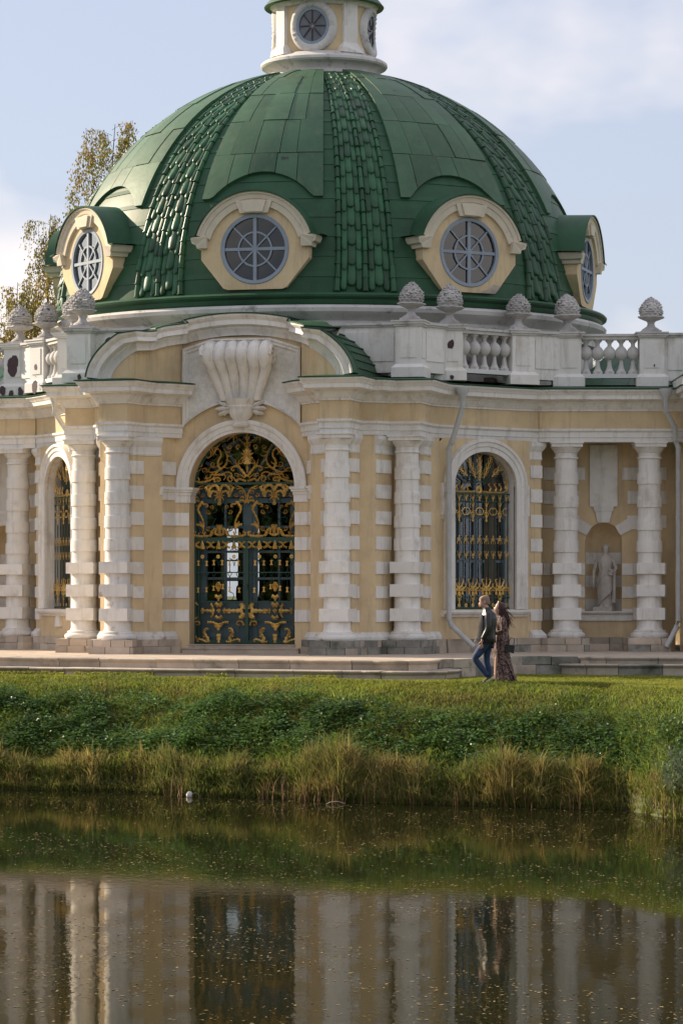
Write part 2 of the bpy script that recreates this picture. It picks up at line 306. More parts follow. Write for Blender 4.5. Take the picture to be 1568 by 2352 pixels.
def stones(path, prof, parent, name, length, mats, gap=0.006, jit=0.012, seed=1, minseg=0.02):
    """cuts a plan path into single stones and sweeps each as an object of its own"""
    rnd = random.Random(seed); P = [Vector((p[0], p[1])) for p in path]; cum = [0.0]
    for i in range(1, len(P)): cum.append(cum[-1]+(P[i]-P[i-1]).length)
    def at(s):
        for i in range(1, len(P)):
            if s <= cum[i]+1e-9: return P[i-1].lerp(P[i], (s-cum[i-1])/max(1e-9, cum[i]-cum[i-1]))
        return P[-1]
    s0 = 0.0; out = []
    while s0 < cum[-1]-0.02:
        s1 = min(cum[-1], s0+length*rnd.uniform(0.65, 1.4))
        if cum[-1]-s1 < length*0.3: s1 = cum[-1]
        pts = [at(s0+gap)]+[P[i] for i in range(len(P)) if s0+minseg < cum[i] < s1-minseg]+[at(s1-gap)]
        o = rnd.uniform(-jit, jit); dz = rnd.uniform(-jit, jit)*0.4
        mb = sweep(MB(), [(p.x, p.y) for p in pts], [(a+o, b+dz) for a, b in prof])
        out.append(mb.build(name, rnd.choice(mats), parent)); s0 = s1
    return out
toW = lambda path: [(x, -z) for x, z in path]
def offset_path(path, d):
    P = [(x, y) for x, y in path]; out = []
    for i in range(len(P)):
        ns = []
        for a, b in ((i-1, i), (i, i+1)):
            if a >= 0 and b < len(P):
                dx, dy = P[b][0]-P[a][0], P[b][1]-P[a][1]; l = math.hypot(dx, dy); ns.append((dy/l, -dx/l))
        if len(ns) == 2:
            k = max(0.45, 1+ns[0][0]*ns[1][0]+ns[0][1]*ns[1][1]); m = ((ns[0][0]+ns[1][0])/k, (ns[0][1]+ns[1][1])/k)
        else: m = ns[0]
        out.append((P[i][0]+m[0]*d, P[i][1]+m[1]*d))
    return out
left_edge = toW(edge_top[:n_low_end]); mid_edge = toW(edge_top[n_low_end-1:n_low_end+5]); right_edge = toW(edge_top[n_low_end+4:])
SM = ['stone', 'stone', 'stone_warm', 'stone']
stones(left_edge, lipprof(0.15, 0.352), terr, 'step_stone', 0.95, SM, seed=3)
stones(offset_path(left_edge, 0.40), [(-0.45+0 if k in (0, 8) else a, b) for k, (a, b) in enumerate(lipprof(-0.12, 0.172))], terr, 'step_stone', 1.0, SM, seed=4)
stones(mid_edge, [(-0.3, 0.19), (0.02, 0.19), (0.03, 0.35), (-0.3, 0.352)], terr, 'step_stone', 0.7, ['stone', 'stone_dark'], seed=5, jit=0.02)
stones(mid_edge, [(-0.3, -0.1), (0.05, -0.1), (0.04, 0.185), (-0.3, 0.185)], terr, 'step_stone', 0.55, ['stone', 'stone_warm', 'stone_dark'], seed=6, jit=0.02)
stones(right_edge, lipprof(0.20, 0.352), terr, 'step_stone', 0.8, ['stone', 'stone_dark'], seed=7)
stones(offset_path(right_edge, 0.38), [(-0.45 if k in (0, 8) else a, b) for k, (a, b) in enumerate(lipprof(-0.05, 0.215))], terr, 'step_stone', 0.9, ['stone', 'stone_dark'], seed=8)

# ---------------------------------------------------------------- the pavilion (local frame: x along the front, y away from the front, centred under the dome)
pav = empty('pavilion', rz=-PH)
tag(pav, 'ochre and white baroque pavilion with green tiled dome and gilded gate', 'pavilion')
MIR = lambda x, y, z: (-x, y, z)
SIDES = ((None, 1), (MIR, -1))
Z0, ZC = 0.633, 4.808            # foot and top of the columns
FC, OC, CC, EC = (2.31, -8.35), (3.47, -7.02), (6.18, -3.50), (7.91, -3.085)
N13 = (0.231, -0.973); D13 = (0.973, 0.231)     # outward normal and direction of the colonnade
WN = (0.793, -0.609); WD = (0.609, 0.793); WC = (4.69, -5.0)   # the window wall
WLs, WRs = -1.25, 1.60
wpt = lambda s, o=0.0: (WC[0]+WD[0]*s+WN[0]*o, WC[1]+WD[1]*s+WN[1]*o)
cpt = lambda s, o=0.0: (CC[0]+D13[0]*s+N13[0]*o, CC[1]+D13[1]*s+N13[1]*o)
# --- walls
pierA = [(1.13, -7.15), (1.42, -7.20), (1.58, -7.62), (1.88, -7.88), (2.03, -8.20), (2.59, -8.20), (2.62, -7.75), (2.92, -7.62), (3.12, -7.00), (3.15, -6.85), (3.79, -6.85), (3.80, -6.30), wpt(WLs)]
wallp = [(-0.32, Z0-0.3), (0, Z0-0.3), (0, ZC+0.02), (-0.32, ZC+0.02)]
NW = 0.82                                        # the niche wall stands this far behind the column centres
nl, nr = cpt(-0.62, -NW), cpt(2.42, -NW)
for T, sg in SIDES:
    sweep(MB(), pierA, wallp).build('wall', 'ochre', pav, T=T)
    sweep(MB(), [wpt(1.62, -0.002), wpt(1.60, -0.35), nl], [(-0.2, Z0-0.3), (0, Z0-0.3), (0, ZC+0.02), (-0.2, ZC+0.02)]).build('wall', 'ochre', pav, T=T)
# window wall with its opening
OW, OR_, OZ, OB = 0.865, 0.70, 3.86, 1.246        # half width, rise, springing, foot of the window opening
def arch_wall(f, x0, x1, z0, z1, hw, rise, zs, zb, depth, n=20):
    """wall with an arched opening; f maps (s, out, z) to the local frame"""
    mb = MB(); arcp = [(hw*math.cos(math.pi*i/n), zs+rise*math.sin(math.pi*i/n)) for i in range(n+1)]
    inner = [(hw, zb)]+arcp+[(-hw, zb)]; outer = [(x1, zb)]
    for i in range(n+1):
        a = math.pi*i/n; c, s_ = math.cos(a), math.sin(a)
        if i < n*0.28: outer.append((x1, lerp(zs, z1, i/(n*0.28))))
        elif i > n*0.72: outer.append((x0, lerp(z1, zs, (i-n*0.72)/(n*0.28))))
        else: outer.append((lerp(x1, x0, (i-n*0.28)/(n*0.44)), z1))
    outer.append((x0, zb))
    for o0 in (0.0,):
        mb.loft([[f(s, 0, z) for s, z in inner], [f(s, 0, z) for s, z in outer]])
        mb.add([f(x0, 0, z0), f(x1, 0, z0), f(x1, 0, zb), f(hw, 0, zb), f(-hw, 0, zb), f(x0, 0, zb)], [(0, 1, 2, 3, 4, 5)])
    mb.loft([[f(s, 0, z) for s, z in inner+[inner[0]]], [f(s, -depth, z) for s, z in inner+[inner[0]]]])
    return mb
wf = lambda s, o, z: (*wpt(s, o), z)
for T, sg in SIDES:
    arch_wall(wf, WLs-0.02, WRs+0.02, Z0-0.3, ZC+0.02, OW, OR_, OZ, OB, 0.36).build('wall', 'ochre', pav, T=T)
# portal wall round the door
DH, DZ = 1.13, 3.787              # half width and springing of the door arch
df = lambda s, o, z: (s, -7.15-o, z)
arch_wall(lambda s, o, z: df(s, o-0.006, z), -1.31, 1.31, 0.4, 6.9, DH, DH, DZ, 0.53, 0.45, 28).build('wall', 'ochre', pav)
# reveal colour is white plaster: thin lining pieces come with the window
# niche wall behind the colonnade with its niche
nf = lambda s, o, z: (*cpt(0.865+s, -NW+o), z)
def niche(T):
    hw, zs, zb, n = 0.40, 2.72, 1.18, 16
    arch_wall(nf, -1.5, 1.56, Z0-0.3, ZC+0.02, hw, hw, zs, zb, 0.02, n).build('wall', 'ochre', pav, T=T)
    mb = MB(); rows = []
    for z in (zb, zs): rows.append([nf(hw*math.cos(math.pi*i/n), -0.48*math.sin(math.pi*i/n), z) for i in range(n+1)])
    for k in range(1, 7):
        e = math.pi/2*k/6; rows.append([nf(hw*math.cos(e)*math.cos(math.pi*i/n), -0.48*math.cos(e)*math.sin(math.pi*i/n), zs+hw*math.sin(e)) for i in range(n+1)])
    mb.loft(rows); mb.add([nf(hw*math.cos(math.pi*i/n), -0.48*math.sin(math.pi*i/n), zb) for i in range(n+1)], [tuple(range(n+1))])
    mb.build('niche', 'ochre', pav, smooth=50, T=T)
    for zz in (1.19, 1.70, 2.20):                 # white courses inside the niche
        b = MB(); z0, z1 = zz+0.02, zz+0.27
        pts = [(0.985*hw*math.cos(math.pi*i/n), -0.47*math.sin(math.pi*i/n)) for i in range(n+1)]
        b.loft([[nf(s, o+0.0, z0) for s, o in pts], [nf(s, o, z1) for s, o in pts]]); b.build('niche_band', 'white', pav, smooth=50, T=T)
for T, sg in SIDES: niche(T)
# --- quoins: white blocks on the wall strips
QZ = [(1.00, 1.246), (1.487, 1.73), (1.98, 2.23), (2.475, 2.745), (2.99, 3.26), (3.52, 3.80), (4.04, 4.31)]
strips = [[(1.135, -7.151), (1.42, -7.20)], [(1.42, -7.20), (1.575, -7.61)], [(1.90, -7.92), (2.03, -8.20), (2.2, -8.20)], [(2.42, -8.20), (2.59, -8.20), (2.62, -7.77)], [(2.93, -7.59), (3.115, -7.01)], [(3.60, -6.85), (3.79, -6.85), (3.80, -6.33)], [wpt(1.30), wpt(1.60), wpt(1.60, -0.3)]]
def sub(path, off=0.028): return path
for T, sg in SIDES:
    for si, st in enumerate(strips):
        for qi, (a, b) in enumerate(QZ):
            if si <= 1 and a > 3.75: 
                if si == 0: continue
            if si == 0 and a > 3.4: continue
            sweep(MB(), st, [(-0.04, a), (0.028, a), (0.028, b), (-0.04, b)]).build('quoin', 'white', pav, T=T)
    for s0, s1 in ((-1.30, -0.40), (0.40, 1.36)):          # courses each side of the niche
        for a, b in QZ:
            if 2.4 < a < 3.9 or a > 4.2: continue
            w0, w1 = s0, s1
            sweep(MB(), [nf(w0, 0, 0)[:2], nf(w1, 0, 0)[:2]], [(-0.04, a), (0.025, a), (0.025, b), (-0.04, b)]).build('quoin', 'white', pav, T=T)
    for s0, s1 in ((-1.3, -0.52), (0.52, 1.36)):
        for a, b in ((3.0, 3.27), (3.52, 3.80), (4.04, 4.31)):
            if a < 3.2: s0b, s1b = s0*1.0, s1
            sweep(MB(), [nf(s0, 0, 0)[:2], nf(s1, 0, 0)[:2]], [(-0.04, a), (0.022, a), (0.022, b), (-0.04, b)]).build('quoin', 'white', pav, T=T)
    # splayed voussoirs, keystone and hanging panel over the niche
    pf = lambda poly, o0, o1: (lambda mb: mb.prism(poly, lambda p: nf(p[0], o0, p[1]), lambda p: nf(p[0], o1, p[1])))(MB())
    for k in (-1, 1):
        pf([(k*0.55, 3.22), (k*0.82, 3.22), (k*0.82, 2.97), (k*0.62, 2.97), (k*0.365, 2.84), (k*0.25, 3.03)], 0.0, 0.03).build('voussoir', 'white', pav, T=T)
    pf([(-0.13, 3.12), (0.13, 3.12), (0.18, 3.36), (-0.18, 3.36)], 0.0, 0.05).build('keystone', 'white', pav, T=T)
    pf([(-0.2, 3.362), (0.2, 3.362), (0.225, 3.46), (-0.225, 3.46)], 0.0, 0.06).build('keystone_cap', 'white', pav, T=T)
    pf([(-0.3, 3.462), (0.3, 3.462), (0.3, 4.79), (-0.3, 4.79)], 0.0, 0.045).build('hanging_panel', 'white', pav, T=T)
    sweep(MB(), [nf(-0.62, 0, 0)[:2], nf(0.62, 0, 0)[:2]], [(-0.05, 0.99), (0.04, 0.99), (0.04, 1.07), (0.02, 1.08), (0.02, 1.12), (0.07, 1.14), (0.10, 1.17), (0.10, 1.20), (-0.05, 1.20)]).build('niche_sill', 'white', pav, T=T)
# --- plinth of squared stones
plinth_paths = [([(1.30, -7.25), (1.60, -7.75), (1.86, -8.05), (1.86, -8.80), (2.76, -8.80), (2.80, -7.95), (3.02, -7.85), (3.02, -7.47), (3.92, -7.47), (3.98, -6.5), wpt(WLs+0.1, 0.1)], 0.42), ([wpt(WLs+0.12, 0.12), wpt(1.50, 0.12)], 0.6), ([wpt(1.50, 0.14), cpt(-0.42, 0.44), cpt(0.45, 0.44), cpt(0.47, -0.6)], 0.5), ([cpt(0.45, -0.62), cpt(1.28, -0.62)], 0.5), ([cpt(1.27, -0.6), cpt(1.29, 0.44), cpt(2.2, 0.44)], 0.5)]
for T, sg in SIDES:
    for pi_, (pp, ln) in enumerate(plinth_paths):
        mm = ['stone_warm', 'stone', 'stone_warm'] if sg < 0 else (['stone', 'stone_dark', 'stone_dark'] if pi_ == 0 else ['stone', 'stone', 'stone_warm', 'stone_dark'])
        for k, (a, b) in enumerate(((0.33, 0.488), (0.493, Z0-0.001))):
            pq = pp if T is None else [(-x, y) for x, y in reversed(pp)]
            stones(pq, [(-0.45, a), (0.02-0.015*k, a), (0.02-0.015*k, b), (-0.45, b)], pav, 'plinth_stone', ln, mm, seed=20+pi_*3+k+(50 if sg < 0 else 0), jit=0.008)
    # white skirting on the wall foot
    sweep(MB(), pierA[1:], [(-0.02, Z0), (0.07, Z0), (0.07, Z0+0.06), (0.03, Z0+0.13), (0.02, Z0+0.16), (-0.02, Z0+0.16)]).build('skirting', 'white_worn', pav, T=T)
    sweep(MB(), [wpt(1.28), wpt(1.60), wpt(1.60, -0.3)], [(-0.02, Z0), (0.10, Z0), (0.10, Z0+0.06), (0.04, Z0+0.14), (0.02, Z0+0.17), (-0.02, Z0+0.17)]).build('skirting', 'white_worn', pav, T=T)
# --- columns
def rsh(z): return lerp(0.273, 0.233, (z-0.83)/(4.45-0.83)) if z > 0.83 else 0.273
RINGS = [(2.463, 2.70), (2.932, 3.17), (3.42, 3.66), (3.918, 4.16)]
def column(pos, ang, parent, T=None, worn='white'):
    prof = [(0.0, 0.80), (0.30, 0.80), (0.285, 0.83), (rsh(0.86), 0.86)]
    for a, b in RINGS:
        prof += [(rsh(a), a-0.003), (rsh(a)+0.024, a), (rsh(b)+0.022, b), (rsh(b), b+0.003)]
    prof += [(rsh(4.45), 4.45), (0.262, 4.46), (0.268, 4.475), (0.262, 4.49), (0.236, 4.50), (0.236, 4.58), (0.255, 4.59), (0.262, 4.61), (0.285, 4.64), (0.315, 4.675), (0.325, 4.70), (0, 4.70)]
    e = MB(); e.lathe(prof, pos, 40); c = e.build('column', worn, parent, smooth=32, T=T)
    b = MB(); b.lathe([(0, Z0), (0.385, Z0), (0.405, 0.66), (0.41, 0.69), (0.40, 0.725), (0.365, 0.745), (0.345, 0.76), (0.35, 0.775), (0.34, 0.795), (0.30, 0.81), (0, 0.81)], pos, 40)
    b.build('base', 'white_worn', c, smooth=32, T=T)
    a = MB(); a.box((pos[0], pos[1], 4.742), (0.66, 0.66, 0.075), ang); a.box((pos[0], pos[1], 4.794), (0.71, 0.71, 0.03), ang); a.build('abacus', 'white', c, T=T)
    for z0, z1 in ((1.02, 1.276), (1.518, 1.77), (2.0, 2.23)):
        m = MB(); ox, oy = 0.14*math.sin(ang), -0.14*math.cos(ang)
        m.box((pos[0]-ox, pos[1]-oy, (z0+z1)/2), (0.60, 0.88, z1-z0), ang); m.build('block', worn if worn == 'white' else random.choice([worn, 'white']), c, T=T)
    return c
A13 = math.atan2(D13[1], D13[0])
for T, sg in SIDES:
    column(FC, 0.0, pav, T, 'white_worn' if sg < 0 else 'white'); column(OC, 0.0, pav, T); column(CC, A13, pav, T)
    if sg > 0: column(EC, A13, pav, T)
    # pilaster capitals: small mouldings at the head of the wall strips
    for st in [[(1.88, -7.9), (2.03, -8.2), (2.59, -8.2), (2.62, -7.75)], [(2.92, -7.62), (3.12, -7.0), (3.15, -6.85), (3.79, -6.85), (3.80, -6.32)], [wpt(1.27), wpt(1.60), wpt(1.60, -0.3)], [(1.60, -7.64), (1.88, -7.9)]]:
        sweep(MB(), st, [(-0.04, 4.42), (0.015, 4.42), (0.03, 4.45), (0.02, 4.49), (0.02, 4.60), (0.06, 4.66), (0.09, 4.72), (0.09, 4.80), (-0.04, 4.80)]).build('pilaster_capital', 'white', pav, T=T)
# --- entablature
ent = [(1.275, -7.18), (1.58, -7.65), (1.88, -7.90), (2.02, -8.62), (2.62, -8.62), (2.66, -7.75), (2.95, -7.65), (3.16, -7.30), (3.79, -7.30), (3.82, -6.35), wpt(WLs-0.03, 0.0), wpt(-0.7, -0.03), wpt(0.2, -0.07), wpt(0.9, -0.05), wpt(1.585, 0.03)]
entc = [wpt(1.52, 0.05), cpt(-0.33, 0.27), cpt(2.62, 0.27)]
archi = [(-0.54, ZC+0.002), (0.0, ZC+0.002), (0.0, 4.90), (0.018, 4.905), (0.018, 5.01), (0.04, 5.03), (0.06, 5.045), (0.06, 5.09), (-0.54, 5.09)]
frie = [(-0.54, 5.091), (0.0, 5.091), (0.0, 5.46), (-0.54, 5.46)]
corn = [(-0.54, 5.461), (0.03, 5.461), (0.03, 5.50), (0.05, 5.51), (0.09, 5.57), (0.12, 5.62), (0.15, 5.63), (0.15, 5.66), (0.30, 5.69), (0.32, 5.70), (0.32, 5.785), (0.335, 5.79), (0.36, 5.83), (0.40, 5.87), (0.40, 5.90), (-0.54, 5.905)]
flash = [(-0.54, 5.908), (0.425, 5.906), (0.43, 5.925), (0.30, 5.945), (-0.54, 6.04)]
for T, sg in SIDES:
    for path in (ent, entc):
        for nm, pr, mt in (('architrave', archi, 'white'), ('frieze', frie, 'ochre'), ('cornice', corn, 'white'), ('eave_flashing', flash, 'green')):
            sweep(MB(), path, pr).build(nm, mt, pav, T=T)
# --- segmental pediment over the portal
PW, PRISE, PB = 2.80, 1.46, 5.90       # half width, rise and foot of the elliptical pediment arc
half = [(1.275, -7.18), (1.58, -7.65), (1.88, -7.90), (2.02, -8.62), (2.795, -8.62)]
def arcz(x): return PB+PRISE*math.sqrt(max(0.0, 1-(x/PW)**2))
full = [(-x, y) for x, y in reversed(half)]+half
dens = []
for i in range(len(full)-1):
    k = 18 if abs(full[i][0]) < 1.3 and abs(full[i+1][0]) < 1.3 else (14 if abs(full[i][0]) > 2 and abs(full[i+1][0]) > 2 else 4)
    for j in range(k):
        u = j/k
        if k == 14: u = math.sin(u*math.pi/2) if full[i][0] > 0 else 1-math.cos(u*math.pi/2)
        dens.append((lerp(full[i][0], full[i+1][0], u), lerp(full[i][1], full[i+1][1], u)))
dens.append(full[-1])
ty = lambda x, y: y+0.12 if abs(x) < 1.28 else y
tymp = MB(); tymp.loft([[(x*0.97, ty(x, y), 5.9) for x, y in dens], [(x*0.97, ty(x, y), 5.9+(arcz(x)-5.9)*0.9) for x, y in dens]]); tymp.build('tympanum', 'ochre', pav)
def arc_sweep(prof):
    """profile (out, radial) swept along the broken plan line and the ellipse together"""
    rows = []; n = len(dens)
    for i, (x, y) in enumerate(dens):
        ns = []
        for a_, b_ in ((i-1, i), (i, i+1)):
            if a_ >= 0 and b_ < n:
                dx, dy = dens[b_][0]-dens[a_][0], dens[b_][1]-dens[a_][1]; l = math.hypot(dx, dy); ns.append((dy/l, -dx/l))
        if len(ns) == 2: d_ = max(0.5, 1+ns[0][0]*ns[1][0]+ns[0][1]*ns[1][1]); m_ = ((ns[0][0]+ns[1][0])/d_, (ns[0][1]+ns[1][1])/d_)
        else: m_ = ns[0]
        gx_, gz__ = x/PW**2, (arcz(x)-PB)/PRISE**2; l = math.hypot(gx_, gz__); gx_, gz__ = gx_/l, gz__/l
        rows.append([(x+m_[0]*o+gx_*h, y+m_[1]*o, arcz(x)+gz__*h) for o, h in prof])
    return MB().loft(rows, close=True, cap=True)
arc_sweep([(-0.4, -0.43), (0.02, -0.43), (0.03, -0.39), (0.07, -0.33), (0.11, -0.29), (0.11, -0.25), (0.24, -0.23), (0.26, -0.22), (0.26, -0.12), (0.28, -0.11), (0.34, -0.05), (0.35, -0.012), (-0.4, -0.008)]).build('pediment_cornice', 'white', pav, smooth=25)
arc_sweep([(-0.4, -0.006), (0.37, -0.008), (0.375, 0.015), (-0.4, 0.02)]).build('pediment_flashing', 'green', pav, smooth=25)
rows = []; nst = 26
for i in range(nst+1):
    x = PW*math.sin(lerp(-math.pi/2, math.pi/2, i/nst)); z = arcz(x)+0.02
    rows.append([(x*1.008, -8.6 if abs(x) > 1.95 else -7.2, z), (x*1.008, -7.0, z+0.005), (x*1.008, -5.7, z+0.01)])
rf = MB(); rf.loft(rows); pr_ = rf.build('pediment_roof', 'green', pav, smooth=20)
for i in range(1, nst):            # standing seams
    x = PW*math.sin(lerp(-math.pi/2, math.pi/2, i/nst)); z = arcz(x)+0.03
    MB().tube([(x*1.012, -8.5 if abs(x) > 1.95 else -7.25, z), (x*1.012, -5.8, z+0.01)], 0.014, 5).build('seam', 'green', pr_)
# --- stucco panel with the shell
sh_arc = [(1.76*math.sin(R_(a)), DZ+0.02+1.76*math.cos(R_(a))) for a in range(-46, 47, 4)]
outl = [(x, z) for x, z in sh_arc]+[(1.265, 6.66), (0.62, 6.86), (-0.62, 6.86), (-1.265, 6.66)]
pn = MB().prism(outl, lambda p: df(p[0], 0.005, p[1]), lambda p: df(p[0], 0.035, p[1])).build('stucco_panel', 'stucco', pav)
cx = (0, 5.9)
rows = []
for k, o in ((1.0, 0.0), (1.0, 0.09), (0.975, 0.10), (0.955, 0.065), (0.935, 0.075), (0.915, 0.035)):
    inset = (1-k)*1.35
    rows.append([df(x-math.copysign(min(abs(x), inset), x) if abs(x) > 0.2 else x, o, z+(inset if z < 5.7 else -inset)) for x, z in outl+[outl[0]]])
fr = MB(); fr.loft(rows); fr.build('panel_frame', 'white', pav)
shell = empty('shell_ornament', pav)
nl_ = 6
for i in range(nl_):
    t = (i-(nl_-1)/2)/((nl_-1)/2)
    xt, xb = t*0.60+0.02, t*0.34
    path = []; rad = []
    for k in range(9):                 # curling head
        a = R_(lerp(250, -15, k/8)); rr = lerp(0.10, 0.21, k/8)
        path.append(df(xt, 0.30+rr*math.cos(a)*0.95, 6.50+rr*math.sin(a)*1.15)); rad.append(lerp(0.07, 0.142, k/8))
    for k in range(1, 9):
        f = k/8; path.append(df(lerp(xt, xb, f), lerp(0.36, 0.10, f**0.6), lerp(6.30, 5.58, f))); rad.append(lerp(0.142, 0.09, f**0.5))
    MB().tube(path, rad, 12, side=(1, 0, 0)).build('lobe', 'white', shell, smooth=50)
for s_ in (-1, 1):                    # side volutes
    sc = MB()
    sp = []
    for k in range(26):
        a = k*0.42; r = 0.23*(1-k/30); sp.append(df(s_*0.73, 0.32+r*math.cos(a), 6.48+r*math.sin(a)))
    sc.tube(sp, [lerp(0.05, 0.025, k/25) for k in range(26)], 6)
    sc.build('volute', 'white', shell, smooth=50)
cup = MB(); cup.lathe([(0.02, 5.02), (0.17, 5.03), (0.19, 5.07), (0.16, 5.10), (0.14, 5.14), (0.18, 5.19), (0.23, 5.26), (0.25, 5.33), (0.25, 5.40), (0.28, 5.44), (0.27, 5.47), (0.31, 5.55), (0.34, 5.60)], (0, -7.21), 24); cup.build('cup', 'white', shell, smooth=40)
def leafblade(base, tip, w, f, curl=0.05, n=7):
    b, t = Vector(base), Vector(tip); d = (t-b); nrm = Vector((-d.y, d.x)).normalized(); rows = []
    for i in range(n+1):
        u = i/n; c = b+d*u; ww = w*(math.sin(math.pi*(0.12+0.88*u))**0.7)*(1+0.28*math.sin(u*18)); o = 0.05+curl*math.sin(math.pi*u)
        rows.append([f(*(c-nrm*ww), o*0.3), f(*c, o+0.02), f(*(c+nrm*ww), o*0.3)])
    return rows
for s_ in (-1, 1):
    for (bx, bz, tx, tz, w_) in ((0.22, 5.45, 0.50, 5.56, 0.06), (0.22, 5.42, 0.56, 5.40, 0.06), (0.24, 5.36, 0.50, 5.28, 0.055), (0.1, 5.52, 0.12, 5.70, 0.06)):
        MB().loft(leafblade((s_*bx, bz), (s_*tx, tz), w_, lambda x, z, o: df(x, o+0.05, z), 0.08)).build('leaf', 'white', shell, smooth=60)
# --- archivolt and imposts of the door
def arch_band(f, hw, rise, zs, prof, feet, n=30, ratio=None):
    """prof: (radial, out) polygon swept round the arch and down the jambs to feet"""
    rows = []
    st = []
    if feet is not None: st.append(('j', 1, feet))
    for i in range(n+1): st.append(('a', math.pi*i/n, 0))
    if feet is not None: st.append(('j', -1, feet))
    for k, a, zf in st:
        row = []
        for rr, o in prof:
            if k == 'j': row.append(f(a*(hw+rr), o, zf))
            else: row.append(f((hw+rr)*math.cos(a), o, zs+(rise+rr)*math.sin(a)))
        rows.append(row)
    return MB().loft(rows, close=True, cap=True)
arch_band(df, DH, DH, DZ, [(0.0, -0.02), (0.0, 0.05), (0.06, 0.05), (0.07, 0.07), (0.16, 0.075), (0.18, 0.10), (0.24, 0.11), (0.265, 0.10), (0.265, -0.02)], None, 40).build('archivolt', 'white', pav, smooth=30)
for T, sg in SIDES:
    sweep(MB(), [(1.12, -6.75), (1.12, -7.155), (1.43, -7.21), (1.60, -7.66)], [(-0.03, 3.62), (0.03, 3.62), (0.03, 3.67), (0.06, 3.69), (0.06, 3.72), (0.09, 3.74), (0.09, 3.785), (-0.03, 3.785)]).build('impost', 'white', pav, T=T)
    sweep(MB(), [(1.12, -6.75), (1.12, -7.155), (1.43, -7.21)], [(-0.03, 3.47), (0.015, 3.47), (0.015, 3.618), (-0.03, 3.618)]).build('impost_frieze', 'white', pav, T=T)
for k, (a, b, o) in enumerate(((0.34, 0.45, 0.30), (0.452, 0.53, 0.16))):
    sweep(MB(), [(-1.24+0.1*k, -7.0), (1.24-0.1*k, -7.0)], [(-0.5, a), (o, a), (o, b-0.03), (o+0.02, b-0.02), (o+0.02, b), (-0.5, b)]).build('threshold', 'stone', pav)

# ---------------------------------------------------------------- ironwork helpers
def ribbon(mb, pts, w0, w1, f, th=0.018, k=5, smooth=True, serr=0.0):
    P = cr_spline([(p[0], p[1]) for p in pts], k) if smooth and len(pts) > 2 else [Vector((p[0], p[1])) for p in pts]; n = len(P); rows = []
    for i, p in enumerate(P):
        d = P[min(i+1, n-1)]-P[max(i-1, 0)]; d = d.normalized() if d.length > 1e-9 else Vector((1, 0)); nm = Vector((-d.y, d.x))
        w = lerp(w0, w1, i/(n-1))/2*(1+serr*math.sin(i*2.3)); a, b = p+nm*w, p-nm*w
        rows.append([f(a.x, 0, a.y), f(p.x, th, p.y), f(b.x, 0, b.y), f(p.x, -th*0.6, p.y)])
    mb.loft(rows, close=True, cap=True); return mb
def spiral(c, r, a0, turns, n=14, flip=1): return [(c[0]+flip*r*(1-0.8*i/n)*math.cos(a0+turns*2*math.pi*i/n), c[1]+r*(1-0.8*i/n)*math.sin(a0+turns*2*math.pi*i/n)) for i in range(n+1)]
def shape_mesh(strokes, mname):
    mb = MB()
    for s_ in strokes: ribbon(mb, s_[0], s_[1], s_[2], lambda x, o, z: (x, -o, z), 0.03, 4)
    o = mb.build(mname, 'gold', None, smooth=60, scale=1.0); me = o.data; bpy.data.objects.remove(o); return me
FLEUR = shape_mesh([([(0, -0.5), (0, 0.0), (0, 0.55)], 0.14, 0.03), ([(0, -0.1), (0.22, 0.12), (0.34, 0.4), (0.2, 0.45)], 0.12, 0.05), ([(0, -0.1), (-0.22, 0.12), (-0.34, 0.4), (-0.2, 0.45)], 0.12, 0.05), ([(0, -0.2), (0.25, -0.15), (0.36, 0.0)], 0.1, 0.04), ([(0, -0.2), (-0.25, -0.15), (-0.36, 0.0)], 0.1, 0.04), ([(-0.1, -0.42), (0.1, -0.42)], 0.2, 0.2)], 'fleur')
BELL = shape_mesh([([(0, -0.5), (0, 0.1), (0, 0.5)], 0.34, 0.10), ([(-0.28, 0.28), (0.28, 0.28)], 0.14, 0.14), ([(-0.26, -0.42), (0.26, -0.42)], 0.14, 0.14)], 'bell')
DROP = shape_mesh([([(0, -0.9), (0, -0.2), (0, 0.9)], 0.18, 0.06), ([(0, 0.3), (0.12, 0.55), (0.2, 0.7)], 0.1, 0.04), ([(0, 0.3), (-0.12, 0.55), (-0.2, 0.7)], 0.1, 0.04), ([(0, -0.1), (0.2, -0.2), (0.1, -0.5), (0, -0.55)], 0.1, 0.05), ([(0, -0.1), (-0.2, -0.2), (-0.1, -0.5), (0, -0.55)], 0.1, 0.05), ([(0, -0.7), (0.1, -0.8), (0, -0.9), (-0.1, -0.8), (0, -0.7)], 0.06, 0.06)], 'drop')
CSCR = shape_mesh([([(-0.35, 0.45), (0.0, 0.35), (0.2, 0.0), (0.0, -0.35), (-0.35, -0.45)], 0.12, 0.12), ([(-0.35, 0.45), (-0.45, 0.3), (-0.3, 0.25)], 0.12, 0.08), ([(-0.35, -0.45), (-0.45, -0.3), (-0.3, -0.25)], 0.12, 0.08), ([(0.2, 0), (0.4, 0.1), (0.5, 0.0)], 0.1, 0.04)], 'c_scroll')
DISC = shape_mesh([([(0.3*math.cos(i), 0.3*math.sin(i)) for i in np.linspace(0, 2*math.pi, 9)], 0.34, 0.34)], 'disc')
